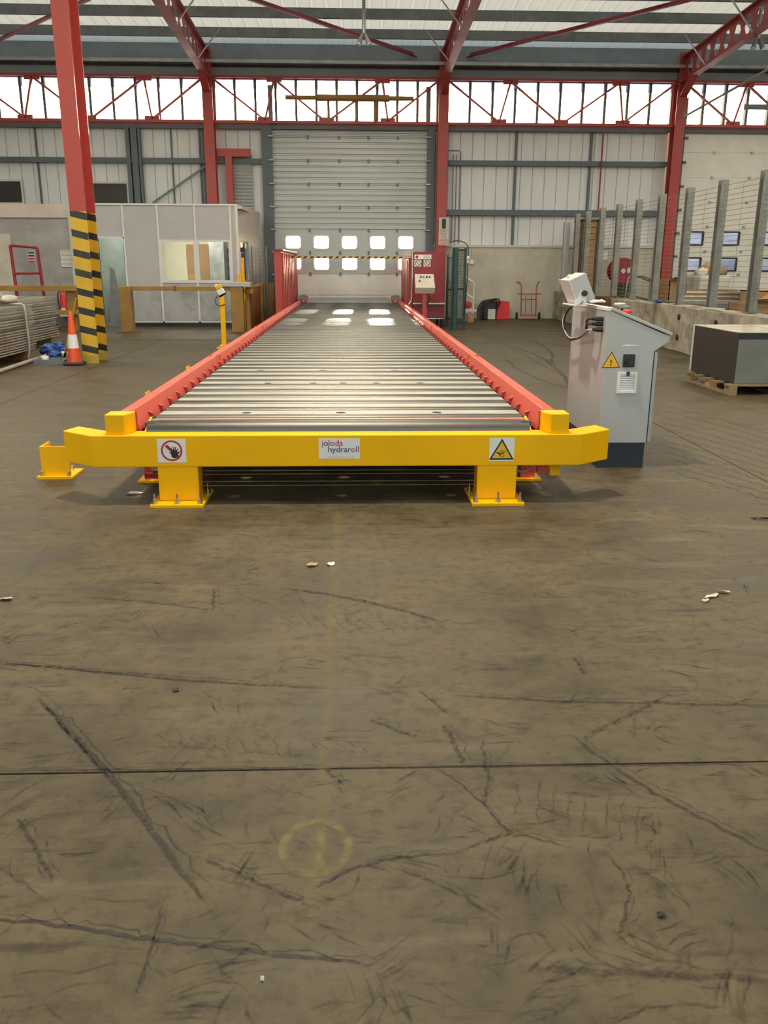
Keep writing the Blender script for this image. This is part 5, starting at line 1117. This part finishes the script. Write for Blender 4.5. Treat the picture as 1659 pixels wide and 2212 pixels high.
# clutter behind the fence
def carton(px0,px1,pyt,Y,D,label,open_=True,m='cardboard'):
    a, b = onY(px0,pyt,Y), onY(px1,pyt,Y); t = thing('cardboard_carton', ((a.x+b.x)/2,Y+D/2,0), label, 'carton'); z = a.z; w = .02
    m_ = MB().box(a.x,b.x,Y,Y+w,0,z).box(a.x,b.x,Y+D-w,Y+D,0,z).box(a.x,a.x+w,Y,Y+D,0,z).box(b.x-w,b.x,Y,Y+D,0,z).box(a.x,b.x,Y,Y+D,0,w); m_.build('walls', M[m], t)
    if open_:
        MB().hexa([(a.x,Y-.01,z),(b.x,Y-.01,z),(b.x,Y+.01,z),(a.x,Y+.01,z),(a.x+.05,Y-.18,z+.08),(b.x-.05,Y-.18,z+.08),(b.x-.05,Y-.16,z+.09),(a.x+.05,Y-.16,z+.09)]).build('flap', M[m], t)
        MB().hexa([(b.x-.01,Y,z),(b.x+.01,Y,z),(b.x+.01,Y+D,z),(b.x-.01,Y+D,z),(b.x+.12,Y+.05,z+.14),(b.x+.14,Y+.05,z+.13),(b.x+.14,Y+D-.05,z+.13),(b.x+.12,Y+D-.05,z+.14)]).build('flap', M[m], t)
    else: MB().box(a.x,b.x,Y,Y+D,z-.02,z).build('lid', M[m], t)
    return t
carton(1447,1514,606,21.2,1.0,'large open brown cardboard carton behind the fence'); carton(1622,1690,655,15.0,.9,'brown cardboard carton behind the rightmost fence post'); carton(1632,1700,628,17.1,.7,'orange brown carton at the right edge behind the fence',False)
q = onY(1540,590,20.2); bb = thing('bulk_bag', (q.x+.1,20.6,0), 'white bulk bag overflowing with rubbish behind the fence', 'bag')
MB().hexa([(q.x-.26,20.2,0),(q.x+.3,20.2,0),(q.x+.3,20.9,0),(q.x-.26,20.9,0),(q.x-.32,20.1,q.z-.05),(q.x+.42,20.1,q.z-.05),(q.x+.42,21.0,q.z-.05),(q.x-.32,21.0,q.z-.05)]).build('bag_body', M['offwhite'], bb, .05)
for i, (dx, mm) in enumerate(((-.12,'polythene'),(.12,'galv'),(.28,'wood'),(0,'cardboard'))): MB().blob((q.x+dx,20.5,q.z+.02+.1*(i%2)),(.17,.2,.12),9,6,.3,50+i).build('rubbish', M[mm], bb)
for i in range(6):
    pq = onY(1555,655,18.3); zz = pq.z+.05+i*.042; A, B = Vector((pq.x-.8+.05*i,18.5+.04*i,zz)), Vector((pq.x+.75-.07*i,18.6-.05*i,zz+.0))
    tag(MB().beam(A,B,.16,.036).build('timber_plank', M['wood'] if i % 2 else M['polythene']), 'loose %s in the pile behind the fence, %s layer' % (('pale board','timber plank')[i%2], ('lowest','second','third','fourth','fifth','top')[i]), 'plank', 'planks behind the fence')
pq = onY(1555,655,18.3); tag(MB().box(pq.x-.85,pq.x+.55,18.1,19.2,0,pq.z+.02).build('steel_bin', M['galv_dark'], None, .02), 'low grey steel bin carrying the plank pile', 'bin')
q = onY(1345,585,23.0); hr = thing('hose_reel', (q.x,23.1,0), 'round dark red hose reel behind the fence', 'hose reel')
MB().cyl((q.x,22.95,q.z),(q.x,23.0,q.z),.33,n=28).build('reel_disc', M['dark_red'], hr); MB().cyl((q.x,23.25,q.z),(q.x,23.3,q.z),.33,n=28).build('reel_disc', M['dark_red'], hr); MB().cyl((q.x,23.0,q.z),(q.x,23.25,q.z),.24,n=24).build('hose', M['rubber'], hr)
MB().cyl((q.x,22.94,q.z),(q.x,22.93,q.z),.06,n=14).build('hub', M['offwhite'], hr); MB().box(q.x-.2,q.x+.2,23.0,23.25,0,q.z-.3).build('stand', M['brown_box'], hr); MB().box(q.x+.1,q.x+.2,22.93,22.948,q.z-.05,q.z+.08).build('tag', M['offwhite'], hr)
q = onY(1387,600,19.6); hd = thing('handrail_frame', (q.x,19.6,0), 'grey tubular handrail frame behind the fence', 'frame')
A, B = onY(1378,592,19.6), onY(1410,608,20.4)
for dy in (0,.45):
    o = Vector((0,dy,0)); MB().tube([Vector((A.x-.12,A.y,0))+o,Vector((A.x-.10,A.y,A.z-.15))+o,A+o,B+o+Vector((.1,0,0))],.022,8,1).build('rail', M['post'], hd); MB().cyl(A+o-Vector((.08,0,.45)),B+o-Vector((-.1,0,.45)),.018,n=8).build('mid_rail', M['post'], hd)
MB().cyl(B+Vector((.1,0,0)),(B.x+.1,B.y,0),.02,n=8).cyl(B+Vector((.1,.45,0)),(B.x+.1,B.y+.45,0),.02,n=8).build('post', M['post'], hd)
a, b = onY(1304,562,25.1), onY(1316,543,25.1); tag(MB().box(a.x,b.x,25.18,25.198,a.z,b.z).cyl(((a.x+b.x)/2,25.178,(a.z+b.z)/2),((a.x+b.x)/2,25.17,(a.z+b.z)/2),.04,n=12).build('wall_notice', M['sign_white']), 'small white notice on the block wall behind the fence', 'notice')
# tall wrapped stack and boards
a, b = onY(1244,640,23.9)+Vector((.09,0,0)), onY(1288,478,23.9)+Vector((.05,0,0)); ws = thing('wrapped_stack', ((a.x+b.x)/2,24.3,0), 'tall stack of film wrapped brown cardboard bundles behind the fence', 'stack'); n = 16; hh = (b.z-.14)/n
gg = random.Random(2)
for k in range(n): o = gg.uniform(-.012,.012); MB().box(a.x+o,b.x+o,23.95,24.75,.14+k*hh,.14+(k+1)*hh-.008).build('bundle', M['film'] if 'film' in M else M['cardboard'], ws, .012)
MB().box(a.x-.04,b.x+.04,23.9,24.8,0,.14).build('pallet', M['wood'], ws)
for x in (a.x-.02,b.x+.02): MB().box(x-.03,x+.03,23.92,23.98,.14,b.z+.04).build('corner_board', M['brown_box'], ws)
MB().box(a.x-.05,b.x+.05,23.92,24.78,b.z,b.z+.05).build('top_board', M['brown_box'], ws)
q = onY(1225,480,24.2); tag(MB().box(q.x-.06,q.x+.10,24.2,24.35,.80,q.z).build('grey_board', M['office'], None, .01), 'grey upright board left of the wrapped stack', 'board')
# ================================================================== BROWN CABINET ON PALLET
fx = onZ(1573,854).x; FY = onZ(1573,854).y; f0 = onY(1596,717,FY+.06)
wdt, dp = 1.15, 1.35
pl_ = thing('wooden_pallet', (fx+.65,FY+.7,0), 'worn wooden pallet under the brown steel cabinet at the right edge', 'pallet')
for i in range(5): y = FY+i*.30; MB().box(fx-.02,fx+wdt,y,y+.11,.105,.127).build('deck_board', M['wood'], pl_)
for x in (fx,fx+.55,fx+1.05):
    MB().box(x,x+.1,FY,FY+1.31,0,.02).build('bottom_board', M['wood'], pl_)
    for i, y in enumerate((FY,FY+.58,FY+1.18)): MB().box(x,x+.1,y,y+.13,.02,.105).build('pallet_block', M['wood'] if i != 1 else M['cardboard'], pl_)
bc = thing('brown_steel_cabinet', (fx+.7,FY+.7,.13), 'dark brown steel cabinet lying on a pallet, pale shiny top', 'cabinet')
zc_ = f0.z; xa = fx+.06; 
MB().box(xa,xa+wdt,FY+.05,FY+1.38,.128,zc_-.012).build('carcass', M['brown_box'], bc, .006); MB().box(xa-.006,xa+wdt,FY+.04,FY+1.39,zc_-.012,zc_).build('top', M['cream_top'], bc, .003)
MB().box(xa+.012,xa+wdt,FY+.038,FY+.05,.13,zc_-.085).build('front_door', M['grey_door'], bc, .003); MB().box(xa+.02,xa+wdt,FY+.039,FY+.05,zc_-.08,zc_-.014).build('front_rail', M['black'], bc)
MB().box(xa-.010,xa,FY+1.355,FY+1.385,.13,zc_).build('edge_strip', M['trim'], bc)
MB().box(xa+.62,xa+.63,FY+.05,FY+1.38,zc_,zc_+.001).build('top_seam', M['brown_box'], bc)
# ================================================================== HANGING FITTINGS
def flood(px,py,Y,label):
    q = onY(px,py,Y); t = thing('twin_floodlight', (q.x,Y,q.z), label, 'floodlight', 'twin floodlights under the roof')
    MB().cyl((q.x,Y,q.z+.12),(q.x,Y,zr(Y)),.035,n=10).build('conduit', M['galv'], t)
    m_ = MB(); z = q.z+.14
    while z < zr(Y): m_.cyl((q.x,Y,z),(q.x,Y,z+.015),.045,n=10); z += .05
    m_.build('conduit_ridges', M['galv'], t)
    for s_ in (-1,1): MB().cyl((q.x+s_*.03,Y,q.z+.1),(q.x+s_*.11,Y-.05,q.z-.1),.03,.06,n=12).build('lamp_head', M['galv_dark'], t); MB().cyl((q.x+s_*.11,Y-.05,q.z-.1),(q.x+s_*.115,Y-.052,q.z-.11),.055,n=12).build('lamp_glass', M['white'], t)
flood(786,85,20.5,'twin floodlight on a ridged conduit hanging above the dock door'); flood(1636,95,21.0,'twin floodlight hanging at the top right corner')
tag(MB().cyl(onY(1478,252,24.6),onY(1680,138,22.3),.03,n=8).build('sloping_pipe', M['galv']), 'pale sloping pipe in front of the glazing at the top right', 'pipe')
# ================================================================== FLOOR LITTER
def leaf(px,py,L,W_,ang,label,m='polythene',seed=0,group='litter on the floor'):
    q = onZ(px,py); g = random.Random(seed); P = []
    for k in range(9): a = 2*math.pi*k/9; P.append((q.x+L*math.cos(a)*math.cos(ang)-W_*math.sin(a)*math.sin(ang)+g.uniform(-.2,.2)*W_, q.y+L*math.cos(a)*math.sin(ang)+W_*math.sin(a)*math.cos(ang)))
    m_ = MB(); b = [Vector((p[0],p[1],.003+g.uniform(0,.012))) for p in P]; m_._add(b+[Vector((q.x,q.y,.012))], [(k,(k+1)%9,9) for k in range(9)]); m_._add([v+Vector((0,0,-.002)) for v in b]+[Vector((q.x,q.y,.010))], [((k+1)%9,k,9) for k in range(9)])
    tag(m_.build('litter_scrap', M[m]), label, 'scrap', group)
leaf(1538,1290,.05,.012,.5,'torn pale scrap on the floor at the right, left piece of two',seed=1); leaf(1562,1281,.03,.012,-.2,'torn pale scrap on the floor at the right, right piece of two',seed=2); leaf(1524,1300,.02,.009,.2,'tiny pale scrap below the torn scraps at the right',seed=3)
leaf(14,1296,.03,.018,.1,'small pinkish scrap on the floor at the left edge','pinkband',4); leaf(714,1220,.02,.02,0,'small white scrap on the faded centre line','white',5); leaf(675,1222,.03,.02,.6,'small rusty scrap beside the faded centre line','cardboard',6)
leaf(1428,1978,.012,.008,.3,'dark brown crumb on the floor at lower right','brown_box',7); leaf(567,2118,.004,.004,.3,'white speck on the floor near the bottom edge','white',8); leaf(380,1492,.012,.012,.3,'dark blot of dirt on the floor left of centre','brown_box',9)
leaf(292,1067,.06,.02,.2,'white scrap on the floor beside the front left leg','white',10)
leaf(1640,1122,.06,.006,-.1,'dark thin strip on the floor at the right edge','black',11)
